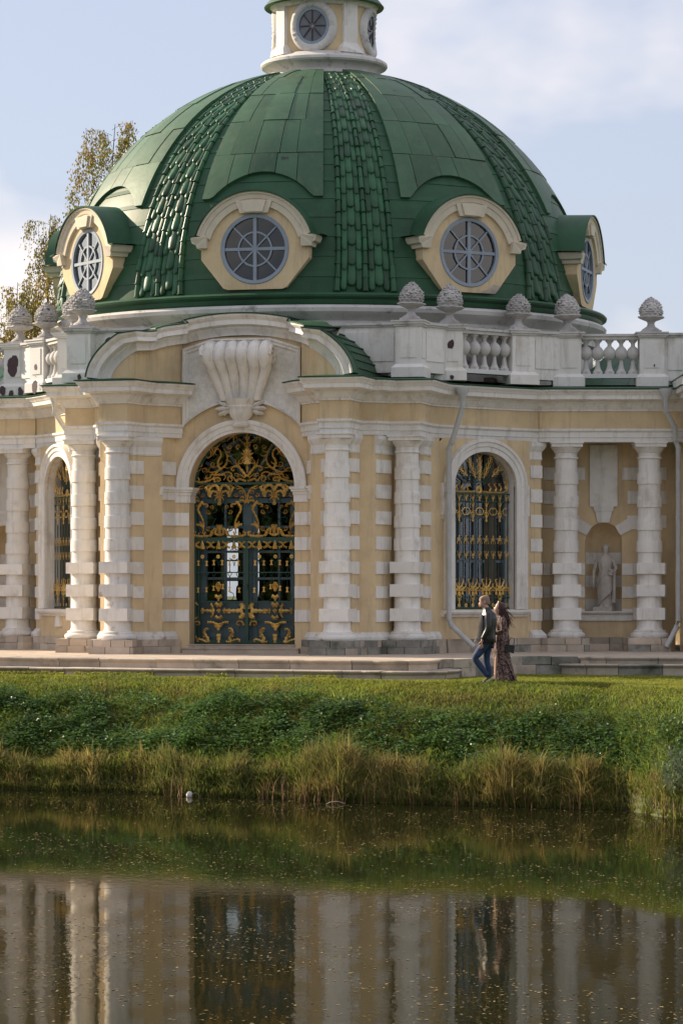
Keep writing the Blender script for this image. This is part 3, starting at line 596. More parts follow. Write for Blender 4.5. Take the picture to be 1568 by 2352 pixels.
def put(me, name, parent, f, s, z, h, o=0.02, rot=0.0, wx=1.0, flipx=1):
    """places an ornament mesh on the plane f at (s, z) with height h"""
    ob = bpy.data.objects.new(name, me); COL.objects.link(ob); ob.parent = parent
    p = Vector(f(s, o, z)); ex = (Vector(f(s+1, o, z))-p).normalized(); ez = Vector((0, 0, 1)); ey = ez.cross(ex)
    c, sn = math.cos(rot), math.sin(rot); ax = ex*c+ez*sn; az = ez*c-ex*sn
    M = Matrix(((ax.x*h*wx*flipx, ey.x*h, az.x*h, p.x), (ax.y*h*wx*flipx, ey.y*h, az.y*h, p.y), (ax.z*h*wx*flipx, ey.z*h, az.z*h, p.z), (0, 0, 0, 1)))
    M = Matrix.Scale(S, 4) @ M
    ob.matrix_local = M; return ob
def bar(f, s0, z0, s1, z1, w, d, o=0.0):
    dx, dz = s1-s0, z1-z0; l = math.hypot(dx, dz); nx_, nz_ = -dz/l*w/2, dx/l*w/2
    q = [(s0+nx_, z0+nz_), (s0-nx_, z0-nz_), (s1-nx_, z1-nz_), (s1+nx_, z1+nz_)]
    return MB().prism(q, lambda p: f(p[0], o-d/2, p[1]), lambda p: f(p[0], o+d/2, p[1]))
def merge(name, mbs, m, parent, T=None, smooth=None):
    b = MB()
    for x in mbs: b.add(x.v, x.f)
    return b.build(name, m, parent, T=T, smooth=smooth)

# ---------------------------------------------------------------- the two arched windows
for T, sg in SIDES:
    g = (lambda s, o, z: wf(s, o, z)) if T is None else (lambda s, o, z: MIR(*wf(s, o, z)))
    win = empty('window', pav)
    arch_band(g, OW, OR_, OZ, [(0.0, -0.06), (0.0, 0.06), (0.10, 0.06), (0.115, 0.085), (0.19, 0.09), (0.21, 0.12), (0.265, 0.12), (0.275, 0.10), (0.275, -0.02)], OB, 30).build('surround', 'white', win, smooth=30)
    # white plaster lining of the reveal
    inn = [(OW-0.004, OB)]+[((OW-0.004)*math.cos(math.pi*i/24), OZ+(OR_-0.004)*math.sin(math.pi*i/24)) for i in range(25)]+[(-OW+0.004, OB)]
    MB().loft([[g(s, -0.03, z) for s, z in inn], [g(s, -0.35, z) for s, z in inn]]).build('reveal', 'white', win, smooth=30)
    for k in (-1, 1):
        MB().prism([(k*1.13, 3.22), (k*1.225, 3.22), (k*1.225, 3.88), (k*1.13, 3.88)], lambda p: g(p[0], -0.02, p[1]), lambda p: g(p[0], 0.07, p[1])).build('ear', 'white', win)
        MB().prism([(k*1.13, 3.10), (k*1.20, 3.14), (k*1.20, 3.215), (k*1.13, 3.215)], lambda p: g(p[0], -0.02, p[1]), lambda p: g(p[0], 0.05, p[1])).build('ear_drop', 'white', win)
    b = MB(); pr = [(-0.3, 1.09), (0.05, 1.09), (0.07, 1.13), (0.12, 1.15), (0.15, 1.19), (0.15, 1.235), (-0.3, 1.244)]
    b.loft([[g(s, o, z) for o, z in pr] for s in (-1.2, 1.2)], close=True, cap=True); b.build('sill', 'white', win)
    MB().prism([(-0.17, 0.86), (0.17, 0.86), (0.10, 1.088), (-0.10, 1.088)], lambda p: g(p[0], -0.02, p[1]), lambda p: g(p[0], 0.06, p[1])).build('apron_block', 'white', win)
    gp = [(OW, OB)]+[(OW*math.cos(math.pi*i/24), OZ+OR_*math.sin(math.pi*i/24)) for i in range(25)]+[(-OW, OB)]
    MB().add([g(s, -0.34, z) for s, z in gp], [tuple(range(len(gp)))]).build('pane', 'glass', win)
    mbs = [bar(g, 0, OB, 0, OZ+OR_-0.02, 0.075, 0.05, -0.32)]
    for s in (-0.83, -0.43, 0.43, 0.83): mbs.append(bar(g, s, OB, s, 3.9 if abs(s) < 0.8 else OZ, 0.045, 0.045, -0.321))
    for z in (3.71, 3.196, 2.737, 2.262, 1.795, 1.28): mbs.append(bar(g, -OW, z, OW, z, 0.055 if z < 3.7 else 0.09, 0.04, -0.322))
    for a in (35, 145): mbs.append(bar(g, 0.3*math.cos(R_(a)), 3.75+0.3*math.sin(R_(a)), 0.82*math.cos(R_(a)), 3.75+0.74*math.sin(R_(a)), 0.045, 0.04, -0.3215))
    fr_ = merge('glazing_bars', mbs, 'sash', win, smooth=None)
    rg = MB(); ribbon(rg, [(0.36*math.cos(R_(a)), 3.75+0.36*math.sin(R_(a))) for a in range(0, 181, 20)], 0.04, 0.04, lambda s, o, z: g(s, o-0.315, z), 0.02); rg.build('glazing_ring', 'sash', win)
    # iron grille
    gg = lambda s, o, z: g(s, o-0.17, z)
    mbs = [bar(gg, s, 1.27, s, 3.66, 0.016, 0.016) for s in np.arange(-0.81, 0.82, 0.18)]
    for z in (3.68, 3.52, 1.50, 1.27): mbs.append(bar(gg, -OW, z, OW, z, 0.026, 0.02))
    for s in np.arange(-0.78, 0.8, 0.13):
        r = MB(); ribbon(r, spiral((s, 3.60), 0.05, 0, 1.1, 8), 0.015, 0.012, gg, 0.008, 2); mbs.append(r)
    for a in range(30, 151, 15): mbs.append(bar(gg, 0.12*math.cos(R_(a)), 3.8+0.12*math.sin(R_(a)), 0.80*math.cos(R_(a)), OZ+0.62*math.sin(R_(a)), 0.014, 0.014))
    merge('grille', mbs, 'iron_green', win)
    for s in (-0.57, -0.19, 0.19, 0.57):
        put(DROP, 'gilt_drop', win, gg, s, 3.32, 0.25); put(FLEUR, 'gilt_fleur', win, gg, s, 1.72, 0.36)
        put(FLEUR, 'gilt_fleur', win, gg, s+0.0, 1.47, 0.17)
        for k in (-1, 1): put(CSCR, 'gilt_scroll', win, gg, s+k*0.12, 3.31, 0.17, flipx=-k)
    for s in np.arange(-0.76, 0.78, 0.19):
        put(FLEUR, 'gilt_fleur', win, gg, s, 2.71, 0.18, rot=math.pi); put(FLEUR, 'gilt_fleur', win, gg, s, 2.40, 0.16)
        put(FLEUR, 'gilt_fleur', win, gg, s+0.09, 1.68, 0.24, wx=1.3); put(DISC, 'gilt_disc', win, gg, s, 1.335, 0.085)
        put(FLEUR, 'gilt_fleur', win, gg, s, 3.60, 0.13)
    for a, r0 in ((90, 0.26), (66, 0.34), (114, 0.34), (40, 0.5), (140, 0.5)):
        c, s_ = math.cos(R_(a)), math.sin(R_(a))
        for k in range(4 if a in (66, 90, 114) else 2):
            rr = r0+0.13*k; put(FLEUR, 'gilt_garland', win, gg, rr*c*1.1, 3.80+rr*s_*0.98, 0.19, rot=R_(a-90))
    sc = MB()
    for k in (-1, 1):
        ribbon(sc, [(k*0.12, 3.74), (k*0.16, 3.72), (k*0.4, 3.715), (k*0.66, 3.72), (k*0.80, 3.80), (k*0.80, 3.98), (k*0.72, 4.20), (k*0.60, 4.36)], 0.05, 0.03, gg)
        for x, z in ((0.3, 3.74), (0.46, 3.74), (0.60, 3.75), (0.74, 3.80)): ribbon(sc, [(k*x, z), (k*(x+0.03), z+0.07), (k*(x-0.03), z+0.14), (k*(x+0.02), z+0.17)], 0.06, 0.015, gg)
    ribbon(sc, [(0.06*math.cos(a), 3.76+0.06*math.sin(a)) for a in np.linspace(0, 6.28, 8)], 0.07, 0.07, gg)
    sc.build('gilt_scrollwork', 'gold', win, smooth=60)
    # dark room behind the window
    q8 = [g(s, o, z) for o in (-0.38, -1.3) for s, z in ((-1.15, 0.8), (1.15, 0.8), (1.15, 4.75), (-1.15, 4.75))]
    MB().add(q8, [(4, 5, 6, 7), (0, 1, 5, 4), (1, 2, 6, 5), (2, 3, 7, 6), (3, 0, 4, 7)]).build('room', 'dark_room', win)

# ---------------------------------------------------------------- the gilded gate
gate = empty('gate', pav)
GY = 6.75
gf = lambda s, o, z: (s, -GY-o, z)
KX = 1.045/610
g1 = lambda p: ((p[0]-795)*KX, 5.168-0.001594*p[1]); g2 = lambda p: ((p[0]-795)*KX, 2.836-0.001594*p[1])
mx = lambda p, c=795: (2*c-p[0], p[1])
def strokes(name, lst, gm, mirrors, parent=gate, m='gold', th=0.022, o=0.02):
    """lst: (points in drawing space, w0, w1); mirrors: list of point maps"""
    f = lambda s, oo, z: gf(s, oo+o, z)
    for mi in mirrors:
        b = MB()
        for pts, w0, w1 in lst: ribbon(b, [gm(mi(p)) for p in pts], w0*KX*1.14, w1*KX*1.14, f, th, 5, serr=0.34)
        b.build(name, m, parent, smooth=60)
I_ = lambda p: p
M2 = [I_, mx]
strokes('gilt_scroll', [([(1440, 780), (1380, 792), (1290, 775), (1210, 742), (1150, 735), (1130, 765), (1165, 785)], 24, 18), ([(1090, 690), (1170, 695), (1240, 690), (1262, 730), (1330, 745)], 24, 14), ([(1400, 790), (1400, 740), (1430, 730)], 20, 10), ([(1290, 775), (1310, 720), (1280, 695)], 18, 8), ([(1210, 742), (1195, 795)], 24, 16)], g1, M2)
strokes('gilt_scroll', [([(805, 780), (860, 762), (900, 752), (925, 785), (960, 735), (1010, 712), (1035, 750), (1005, 788), (978, 760), (1000, 735)], 22, 14), ([(990, 735), (985, 690), (1030, 662), (1085, 680), (1062, 722), (1085, 765)], 20, 12), ([(820, 740), (870, 700), (905, 690), (880, 720)], 16, 9)], g1, M2)
strokes('gilt_scroll', [([(800, 720), (850, 652), (900, 592), (960, 590), (992, 620), (965, 645), (950, 625)], 28, 12), ([(905, 590), (930, 540), (940, 490)], 18, 8), ([(890, 600), (900, 530), (880, 500)], 16, 8)], g1, M2)
strokes('gilt_scroll', [([(1130, 622), (1065, 572), (1040, 482), (1060, 402), (1105, 312)], 24, 10), ([(1068, 392), (1020, 400), (985, 365)], 18, 6), ([(1045, 440), (1000, 455), (958, 430)], 18, 6), ([(1045, 510), (1005, 520), (975, 562)], 20, 6), ([(1085, 590), (1040, 610), (985, 590)], 16, 6)], g1, M2)
strokes('gilt_scroll', [([(1130, 622), (1160, 562), (1150, 500), (1122, 452), (1132, 382), (1190, 342), (1262, 352)], 24, 16), ([(1190, 342), (1150, 320), (1130, 292)], 20, 6), ([(1262, 352), (1245, 432), (1290, 472), (1312, 430), (1300, 380)], 22, 10), ([(1180, 350), (1200, 400), (1175, 440)], 26, 8), ([(1230, 352), (1215, 420), (1235, 450)], 22, 8), ([(1145, 560), (1110, 545), (1100, 520)], 18, 8)], g1, M2)
strokes('gilt_scroll', [([(1130, 622), (1180, 652), (1262, 662), (1270, 620), (1248, 592)], 22, 8), ([(1160, 650), (1195, 690), (1215, 740)], 20, 14), ([(1150, 560), (1180, 590), (1212, 570)], 18, 6), ([(1440, 660), (1400, 640), (1350, 605)], 22, 6)], g1, M2)
strokes('gilt_leaf', [([(860, 250), (895, 235), (885, 215)], 14, 6), ([(805, 290), (850, 275), (862, 250)], 16, 10), ([(915, 148), (960, 180), (1035, 195)], 26, 8), ([(955, 175), (960, 230), (960, 282)], 30, 8), ([(965, 190), (1010, 220), (1042, 262)], 26, 8), ([(935, 165), (920, 220), (910, 262)], 22, 6)], g1, M2)
strokes('gilt_mask', [([(800, 130), (800, 250), (800, 372)], 26, 16), ([(800, 560), (800, 450), (800, 365)], 70, 40)]+[([(800, 450), (800+80*math.cos(R_(a)), 450-100*math.sin(R_(a)))], 40, 10) for a in (20, 50, 75, 105, 130, 160, -20, -45, 200, 225)]+[([(800, 620), (800, 560)], 26, 8), ([(800, 600), (800, 670)], 30, 10), ([(770, 200), (800, 240), (830, 200)], 16, 16), ([(760, 300), (800, 340), (840, 300)], 14, 14)], g1, [I_])
m1140 = lambda p: mx(p, 1140); mm = [I_, m1140, lambda p: mx(p), lambda p: mx(mx(p, 1140))]
strokes('gilt_scroll', [([(962, 850), (1000, 905), (1040, 842), (1105, 838), (1135, 905)], 34, 30), ([(985, 850), (1010, 830), (1040, 850)], 22, 10), ([(1012, 985), (1045, 915), (1105, 925), (1110, 965), (1075, 965)], 30, 12), ([(1000, 900), (1000, 955), (1020, 985)], 26, 8), ([(1140, 905), (1140, 1000), (1140, 1095)], 26, 40), ([(1140, 985), (1105, 995), (1080, 1030)], 28, 10)], g1, mm)
strokes('gilt_scroll', [([(890, 1045), (845, 1030), (808, 1062), (812, 950), (860, 868), (940, 838)], 22, 14), ([(865, 865), (905, 880), (935, 865)], 20, 10), ([(830, 1000), (860, 985), (890, 1035)], 22, 8)], g1, mm)
strokes('gilt_candle', [([(915, 1040), (935, 1075), (985, 1085), (992, 1115), (965, 1110)], 26, 12), ([(920, 1050), (880, 1112), (872, 1162), (915, 1250), (942, 1340), (930, 1465)], 30, 14), ([(850, 1345), (900, 1355), (945, 1385)], 20, 34), ([(890, 1310), (920, 1345), (945, 1385)], 14, 22), ([(865, 1105), (850, 1095)], 20, 8), ([(960, 1440), (945, 1480), (930, 1500)], 16, 20)], g1, mm)
strokes('gilt_scroll', [([(812, 1445), (830, 1490), (940, 1503), (1040, 1482), (1058, 1422), (1098, 1402), (1088, 1462), (1140, 1492)], 24, 24), ([(812, 1445), (840, 1440), (835, 1465)], 18, 10), ([(1020, 1490), (1035, 1440), (1010, 1430)], 20, 8), ([(1140, 1500), (1140, 1350)], 24, 44), ([(1140, 1400), (1110, 1370), (1112, 1345)], 24, 8), ([(880, 1495), (880, 1460), (905, 1450)], 20, 8)], g1, mm)
# small curls filling the field of the gate
for c, r, a0, fl in (((870, 520), 34, 0.5, 1), ((930, 700), 30, 2.0, 1), ((1220, 560), 38, 1.0, -1), ((1330, 640), 40, 2.5, 1), ((1010, 330), 30, 0.0, 1), ((900, 330), 32, 1.5, -1), ((1200, 270), 26, 0.7, 1), ((1080, 250), 26, 2.2, -1), ((1380, 560), 26, 1.2, 1), ((1180, 760), 24, 0.0, 1)):
    strokes('gilt_curl', [([(c[0]+q[0]-0, c[1]+q[1]) for q in [(fl*r*(1-0.8*i/10)*math.cos(a0+i*0.75), r*(1-0.8*i/10)*math.sin(a0+i*0.75)) for i in range(11)]], 16, 8)], g1, M2)
for c, r, a0, fl in (((1000, 1180), 30, 0.5, 1), ((1040, 1120), 26, 2.0, -1), ((1000, 1400), 30, 1.0, 1), ((870, 930), 30, 2.6, 1), ((930, 960), 26, 0.4, -1), ((1080, 1440), 24, 1.4, 1)):
    strokes('gilt_curl', [([(c[0]+q[0], c[1]+q[1]) for q in [(fl*r*(1-0.8*i/10)*math.cos(a0+i*0.75), r*(1-0.8*i/10)*math.sin(a0+i*0.75)) for i in range(11)]], 15, 8)], g1, mm)
# lower leaves of the gate
for x in (860, 1055, 1250, 1440):
    for k in ((1, -1) if x < 1430 else (1,)):
        strokes('gilt_cross', [([(x-k*48, 110), (x-k*10, 130), (x-k*8, 165), (x-k*50, 190)], 22, 22)], g2, M2)
for x in (955, 1150, 1355): strokes('gilt_drop', [([(x, 95), (x, 205)], 18, 44), ([(x-26, 190), (x, 150), (x+26, 190)], 22, 22)], g2, M2)
for x in (955, 1155, 1355):
    for s_ in (1, -1): put(DISC, 'gilt_rosette', gate, gf, s_*(x-795)*KX, 2.836-0.001594*305, 0.085)
for x, y in ((900, 385), (1010, 385), (1105, 380), (1210, 380), (1300, 390), (1405, 385), (890, 740), (1010, 730), (1095, 695), (1213, 715), (1303, 735), (1410, 740)):
    for s_ in (1, -1): put(BELL, 'gilt_bell', gate, gf, s_*(x-795)*KX, 2.836-0.001594*y, 0.115)
strokes('gilt_vase', [([(1152, 640), (1125, 690), (1152, 760)], 24, 16), ([(1152, 640), (1180, 690), (1152, 760)], 24, 16), ([(1152, 660), (1152, 750)], 16, 16), ([(1110, 815), (1152, 835), (1195, 815)], 34, 34), ([(1152, 835), (1152, 885)], 40, 12)], g2, M2)
m1148 = lambda p: mx(p, 1148)
strokes('gilt_plaque', [([(1105, 915), (1148, 940), (1192, 915)], 34, 34), ([(1118, 960), (1148, 950), (1178, 960)], 22, 22), ([(1105, 1085), (1148, 1110), (1192, 1085)], 32, 32), ([(1148, 985), (1148, 1040)], 22, 22), ([(1122, 1012), (1174, 1012)], 22, 22)], g2, M2)
strokes('gilt_bracket', [([(850, 1010), (940, 1015), (1030, 1015), (1095, 1015)], 44, 26), ([(870, 920), (850, 960), (870, 1010), (850, 1060), (880, 1100)], 36, 36), ([(820, 990), (835, 930), (885, 915)], 22, 12), ([(820, 1040), (840, 1105), (900, 1110)], 26, 14), ([(1020, 985), (1020, 1045)], 34, 34), ([(1085, 980), (1060, 1015), (1085, 1050)], 20, 20)], g2, M2)
strokes('gilt_bracket', [([(1200, 1015), (1270, 1013), (1370, 1013)], 40, 24), ([(1250, 920), (1225, 970), (1240, 1010), (1225, 1060), (1245, 1100)], 26, 20), ([(1360, 980), (1345, 1013), (1360, 1050)], 24, 24), ([(1445, 905), (1415, 940)], 20, 14), ([(1445, 1120), (1415, 1095)], 20, 14)], g2, M2)
strokes('gilt_eagle', [([(1025, 1165), (1080, 1168), (1150, 1195), (1225, 1168), (1290, 1165)], 26, 26), ([(1155, 1180), (1155, 1270)], 90, 14), ([(1110, 1190), (1125, 1225), (1155, 1230)], 24, 12), ([(1200, 1190), (1185, 1225), (1155, 1230)], 24, 12)], g2, M2)
strokes('gilt_scroll', [([(835, 1205), (850, 1160), (900, 1152), (920, 1180), (895, 1205), (875, 1185)], 22, 14), ([(1445, 1160), (1400, 1160), (1390, 1190), (1430, 1200)], 20, 14), ([(1445, 1350), (1425, 1370), (1445, 1380)], 18, 12)], g2, M2)
strokes('gilt_foot', [([(1025, 1250), (990, 1255), (975, 1310), (1010, 1380), (990, 1425)], 26, 40), ([(890, 1420), (900, 1390), (960, 1405), (1000, 1425), (1055, 1420)], 30, 34), ([(960, 1350), (985, 1350)], 26, 26), ([(995, 1290), (1020, 1275)], 22, 10)], g2, M2)
strokes('gilt_foot', [([(1275, 1255), (1315, 1260), (1330, 1310), (1290, 1380), (1290, 1425)], 26, 40), ([(1415, 1420), (1405, 1390), (1345, 1405), (1300, 1425), (1255, 1420)], 30, 34), ([(1345, 1355), (1315, 1350)], 26, 26)], g2, M2)
strokes('gilt_pendant', [([(1150, 1315), (1150, 1400)], 50, 30), ([(1130, 1345), (1172, 1345)], 34, 34), ([(1150, 1400), (1150, 1432)], 30, 34)], g2, M2)
# thin green iron
thin = [([(1065, 1010), (1080, 1100), (1110, 1170)], g1), ([(1225, 1000), (1210, 1090), (1170, 1170)], g1), ([(1025, 1250), (1025, 1205), (1090, 1190), (1110, 1160)], g1), ([(1268, 1250), (1268, 1205), (1200, 1190), (1175, 1160)], g1), ([(1015, 1450), (1040, 1340), (1110, 1260)], g1), ([(1250, 1450), (1225, 1340), (1180, 1260)], g1), ([(1080, 1280), (1040, 1255), (990, 1275), (1005, 1320), (1025, 1305)], g1), ([(1200, 1280), (1240, 1255), (1300, 1275), (1290, 1320), (1270, 1305)], g1), ([(680, 370), (735, 430)], g1), ([(955, 320), (890, 420)], g1), ([(620, 680), (795, 678), (990, 675)], g1), ([(660, 600), (700, 660)], g1)]
for x in (1010, 1300):
    thin += [([(x, 770), (965, 790), (975, 860), (1040, 885), (1110, 850), (1100, 800), (1065, 810)] if x == 1010 else [(x, 770), (1345, 790), (1335, 860), (1260, 885), (1200, 850), (1200, 805), (1235, 815)], g2)]
for x in (905, 1010, 1100, 1210, 1300, 1405):
    thin += [([(x, 420), (x, 490), (x-22, 530), (x, 570), (x, 700)], g2), ([(x, 490), (x+22, 530), (x, 570)], g2)]
for x in (955, 1152, 1355): thin += [([(x-50, 220), (x-20, 210), (x, 240), (x+20, 210), (x+50, 220)], g2), ([(x-60, 330), (x-20, 350), (x, 430)], g2), ([(x+60, 330), (x+20, 350), (x, 430)], g2)]
for pts, gm in thin:
    for mi in M2: ribbon(MB(), [gm(mi(p)) for p in pts], 0.016, 0.014, gf, 0.008, 4).build('iron_scroll', 'iron_green', gate)
zt = 5.168-0.001594*812
mbs = [bar(gf, -DH, zt, DH, zt, 0.05, 0.05), bar(gf, -DH, 2.715, DH, 2.715, 0.07, 0.06), bar(gf, -DH, 2.66, DH, 2.66, 0.03, 0.05), bar(gf, -DH, 0.57, DH, 0.57, 0.07, 0.05), bar(gf, 0, 0.54, 0, 2.70, 0.075, 0.05, 0.005), bar(gf, -DH, 1.41, DH, 1.41, 0.03, 0.04), bar(gf, -DH, 2.02, DH, 2.02, 0.022, 0.03), bar(gf, -DH, 1.03, DH, 1.03, 0.02, 0.03)]
for s_ in (-1, 1): mbs += [bar(gf, s_*(DH-0.02), 0.53, s_*(DH-0.02), DZ, 0.06, 0.05, -0.003), bar(gf, s_*(DH-0.09), 0.53, s_*(DH-0.09), 2.7, 0.03, 0.04)]
merge('gate_frame', mbs, 'iron_green', gate)
arch_band(gf, DH-0.05, DH-0.05, DZ, [(0, -0.03), (0.06, -0.03), (0.06, 0.03), (0, 0.03)], None, 30).build('gate_arch', 'iron_green', gate)
MB().box((0.0, -GY-0.05, 1.73), (0.05, 0.04, 0.09)).build('lock', 'iron_green', gate)
# glazed blue door behind the gate
door = empty('door', pav)
hf = lambda s, o, z: (s, -GY+0.16-o, z)
mbs = [bar(hf, s, 0.53, s, DZ, w_, 0.06, 0.001*i) for i, (s, w_) in enumerate(((-1.03, 0.26), (1.03, 0.26), (-0.02, 0.20), (0.14, 0.10), (-0.50, 0.045), (0.66, 0.05)))]
mbs += [bar(hf, -DH, z, DH, z, w_, 0.055, -0.002) for z, w_ in ((3.68, 0.18), (3.52, 0.10), (2.97, 0.05), (2.70, 0.10), (2.455, 0.05), (1.895, 0.05))]
mbs += [bar(hf, 0.24*math.cos(R_(a)), DZ+0.24*math.sin(R_(a)), 1.08*math.cos(R_(a)), DZ+1.08*math.sin(R_(a)), 0.06, 0.05) for a in (30, 60, 90, 120, 150)]
merge('door_frame', mbs, 'door_blue', door)
for s0, s1 in ((-1.12, -0.06), (0.06, 1.12)):
    MB().prism([(s0, 0.535), (s1, 0.535), (s1, 1.40), (s0, 1.40)], lambda p: hf(p[0], -0.05, p[1]), lambda p: hf(p[0], 0.02, p[1])).build('door_panel', 'door_blue', door)
    MB().prism([(s0+0.14, 0.66), (s1-0.14, 0.66), (s1-0.14, 1.29), (s0+0.14, 1.29)], lambda p: hf(p[0], 0.02, p[1]), lambda p: hf(p[0], 0.035, p[1])).build('raised_field', 'door_blue', door)
gp = [(DH, 1.4)]+[(DH*math.cos(math.pi*i/24), DZ+DH*math.sin(math.pi*i/24)) for i in range(25)]+[(-DH, 1.4)]
MB().add([hf(s, -0.012, z) for s, z in gp], [tuple(range(len(gp)))]).build('pane', 'glass', door)
# hall inside: floor, back wall with tall openings to the daylight behind
hall = empty('hall', pav)
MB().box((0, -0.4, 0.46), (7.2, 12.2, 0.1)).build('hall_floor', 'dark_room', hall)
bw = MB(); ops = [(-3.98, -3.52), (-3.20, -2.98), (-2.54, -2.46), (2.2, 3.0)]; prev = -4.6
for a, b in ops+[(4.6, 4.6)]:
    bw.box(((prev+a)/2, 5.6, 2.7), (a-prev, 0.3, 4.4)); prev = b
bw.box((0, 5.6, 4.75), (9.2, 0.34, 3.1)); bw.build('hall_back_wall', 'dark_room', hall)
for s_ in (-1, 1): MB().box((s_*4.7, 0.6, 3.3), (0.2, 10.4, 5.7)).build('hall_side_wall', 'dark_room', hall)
for x, mt in ((-3.40, 'ochre'), (-2.86, 'white'), (-2.36, 'white')):
    MB().lathe([(0.12, 0.5), (0.12, 0.7), (0.09, 0.75), (0.08, 3.6), (0.12, 3.7), (0.12, 3.9)], (x, 5.25), 14).build('hall_column', mt, hall, smooth=40)
for a, b in ops[:3]:
    for z in (1.4, 1.9, 2.4, 2.9): MB().box(((a+b)/2, 5.55, z), (b-a, 0.04, 0.035)).build('hall_window_bar', 'door_blue', hall)

# ---------------------------------------------------------------- roof deck, drum, dome
DA, DB, DZ0 = 6.05, 5.68, 7.80       # dome half width, height, foot
deck = MB(); dk = [(-2.6, -6.95), (2.6, -6.95), (3.3, -7.2), (3.85, -6.5)]+[wpt(s) for s in (-1.2, 0, 1.6)]+[cpt(-0.3, 0.1), cpt(2.6, 0.1), (9.2, 4), (6, 9), (-6, 9), (-9.2, 4)]+[(-x, y) for x, y in [cpt(2.6, 0.1), cpt(-0.3, 0.1)]]+[(-x, y) for x, y in [wpt(s) for s in (1.6, 0, -1.2)]]+[(-3.85, -6.5), (-3.3, -7.2)]
deck.add([(x, y, 6.03) for x, y in dk], [tuple(range(len(dk)))]); deck.build('roof_deck', 'green', pav)
wall_back = MB(); bk = [cpt(2.6, -0.2), (9.0, 4), (6, 9), (-6, 9), (-9.0, 4), (-cpt(2.6, -0.2)[0], cpt(2.6, -0.2)[1])]
# rear wall: ring segments left open where the hall looks out
for a, b in zip(bk[:-1], bk[1:]):
    if a[1] > 8.9 and b[1] > 8.9: continue
    sweep(MB(), [a, b], [(-0.15, 0.3), (0.15, 0.3), (0.15, 6.0), (-0.15, 6.0)]).build('rear_wall', 'ochre', pav)
MB().lathe([(6.15, 6.0), (6.15, 7.05), (6.30, 7.10), (6.30, 7.20), (6.22, 7.24), (6.22, 7.30), (6.36, 7.40), (6.44, 7.48), (6.46, 7.56), (6.40, 7.62), (6.2, 7.63)], (0, 0), 128).build('drum', 'white_grimy', pav, smooth=30)
MB().lathe([(6.05, 7.60), (6.34, 7.635), (6.36, 7.66), (6.36, 7.74), (6.40, 7.76), (6.46, 7.79), (6.47, 7.83), (6.43, 7.87), (6.36, 7.88), (6.18, 7.83), (6.0, 7.84)], (0, 0), 128).build('gutter', 'green', pav, smooth=40)
def dpt(az, th, off=0.0):
    """point on the dome; az from the portal axis (to the right positive), th elevation parameter"""
    r, z = DA*math.cos(th), DZ0+DB*math.sin(th); n = Vector((math.cos(th)/DA, math.sin(th)/DB)).normalized()
    r += n.x*off; z += n.y*off
    return (r*math.sin(az), -r*math.cos(az), z)
TH1 = 1.345
dm = MB(); na, nth = 96, 28
dm.loft([[dpt(2*math.pi*j/na, TH1*i/nth) for j in range(na)] for i in range(nth+1)], close=True)
dome = dm.build('dome', 'green', pav, smooth=60)
# thin horizontal laps of the base sheets
for k in range(1, 17):
    th = TH1*k/17.5
    MB().loft([[dpt(2*math.pi*j/na, th+0.0, 0.002) for j in range(na)], [dpt(2*math.pi*j/na, th+0.001, 0.012) for j in range(na)], [dpt(2*math.pi*j/na, th+0.02, 0.0) for j in range(na)]], close=True).build('sheet_lap', 'green', dome, smooth=50)
DAZ = [R_(a) for a in (-88, -44, 0, 44, 88)]
def zlow(x): return 9.96 if abs(x) > 1.08 else 10.52-1.33+math.sqrt(1.33**2-x*x)
def th_of_z(z): return math.asin(max(-1, min(1, (z-DZ0)/DB)))
HWA = R_(13.6)
for pi_, az in enumerate(DAZ):
    cols = [-1, -0.62, -0.2, 0.22, 0.6, 1.0]; rnd = random.Random(40+pi_)
    rowsz = [None, 10.95, 11.75, 12.45, 12.98, None]
    for ri in range(5):
        cc = [c+(rnd.uniform(-0.07, 0.07) if 0 < k < 5 else 0) for k, c in enumerate(cols)]
        for ci in range(5):
            a0, a1 = az+HWA*cc[ci]+0.0012, az+HWA*cc[ci+1]-0.0012; na_, nt_ = 6, 4
            lift = 0.075+rnd.uniform(-0.012, 0.012)
            t_top = TH1-0.01 if ri == 4 else th_of_z(rowsz[ri+1])-0.0015
            grid = []
            for j in range(na_+1):
                a = lerp(a0, a1, j/na_)
                if ri == 0:
                    x = 5.55*math.sin(a-az); t0 = th_of_z(zlow(x))
                else: t0 = th_of_z(rowsz[ri])+0.0015
                grid.append([(a, lerp(t0, t_top, i/nt_)) for i in range(nt_+1)])
            m = MB(); m.loft([[dpt(a, t, lift) for a, t in r] for r in grid])
            per = [r[0] for r in grid]+grid[-1][1:]+[r[-1] for r in reversed(grid[:-1])]+list(reversed(grid[0][1:-1]))
            m.loft([[dpt(a, t, lift) for a, t in per], [dpt(a, t, -0.01) for a, t in per]], close=True)
            m.build('roof_sheet', 'green_sheet', dome, smooth=30)
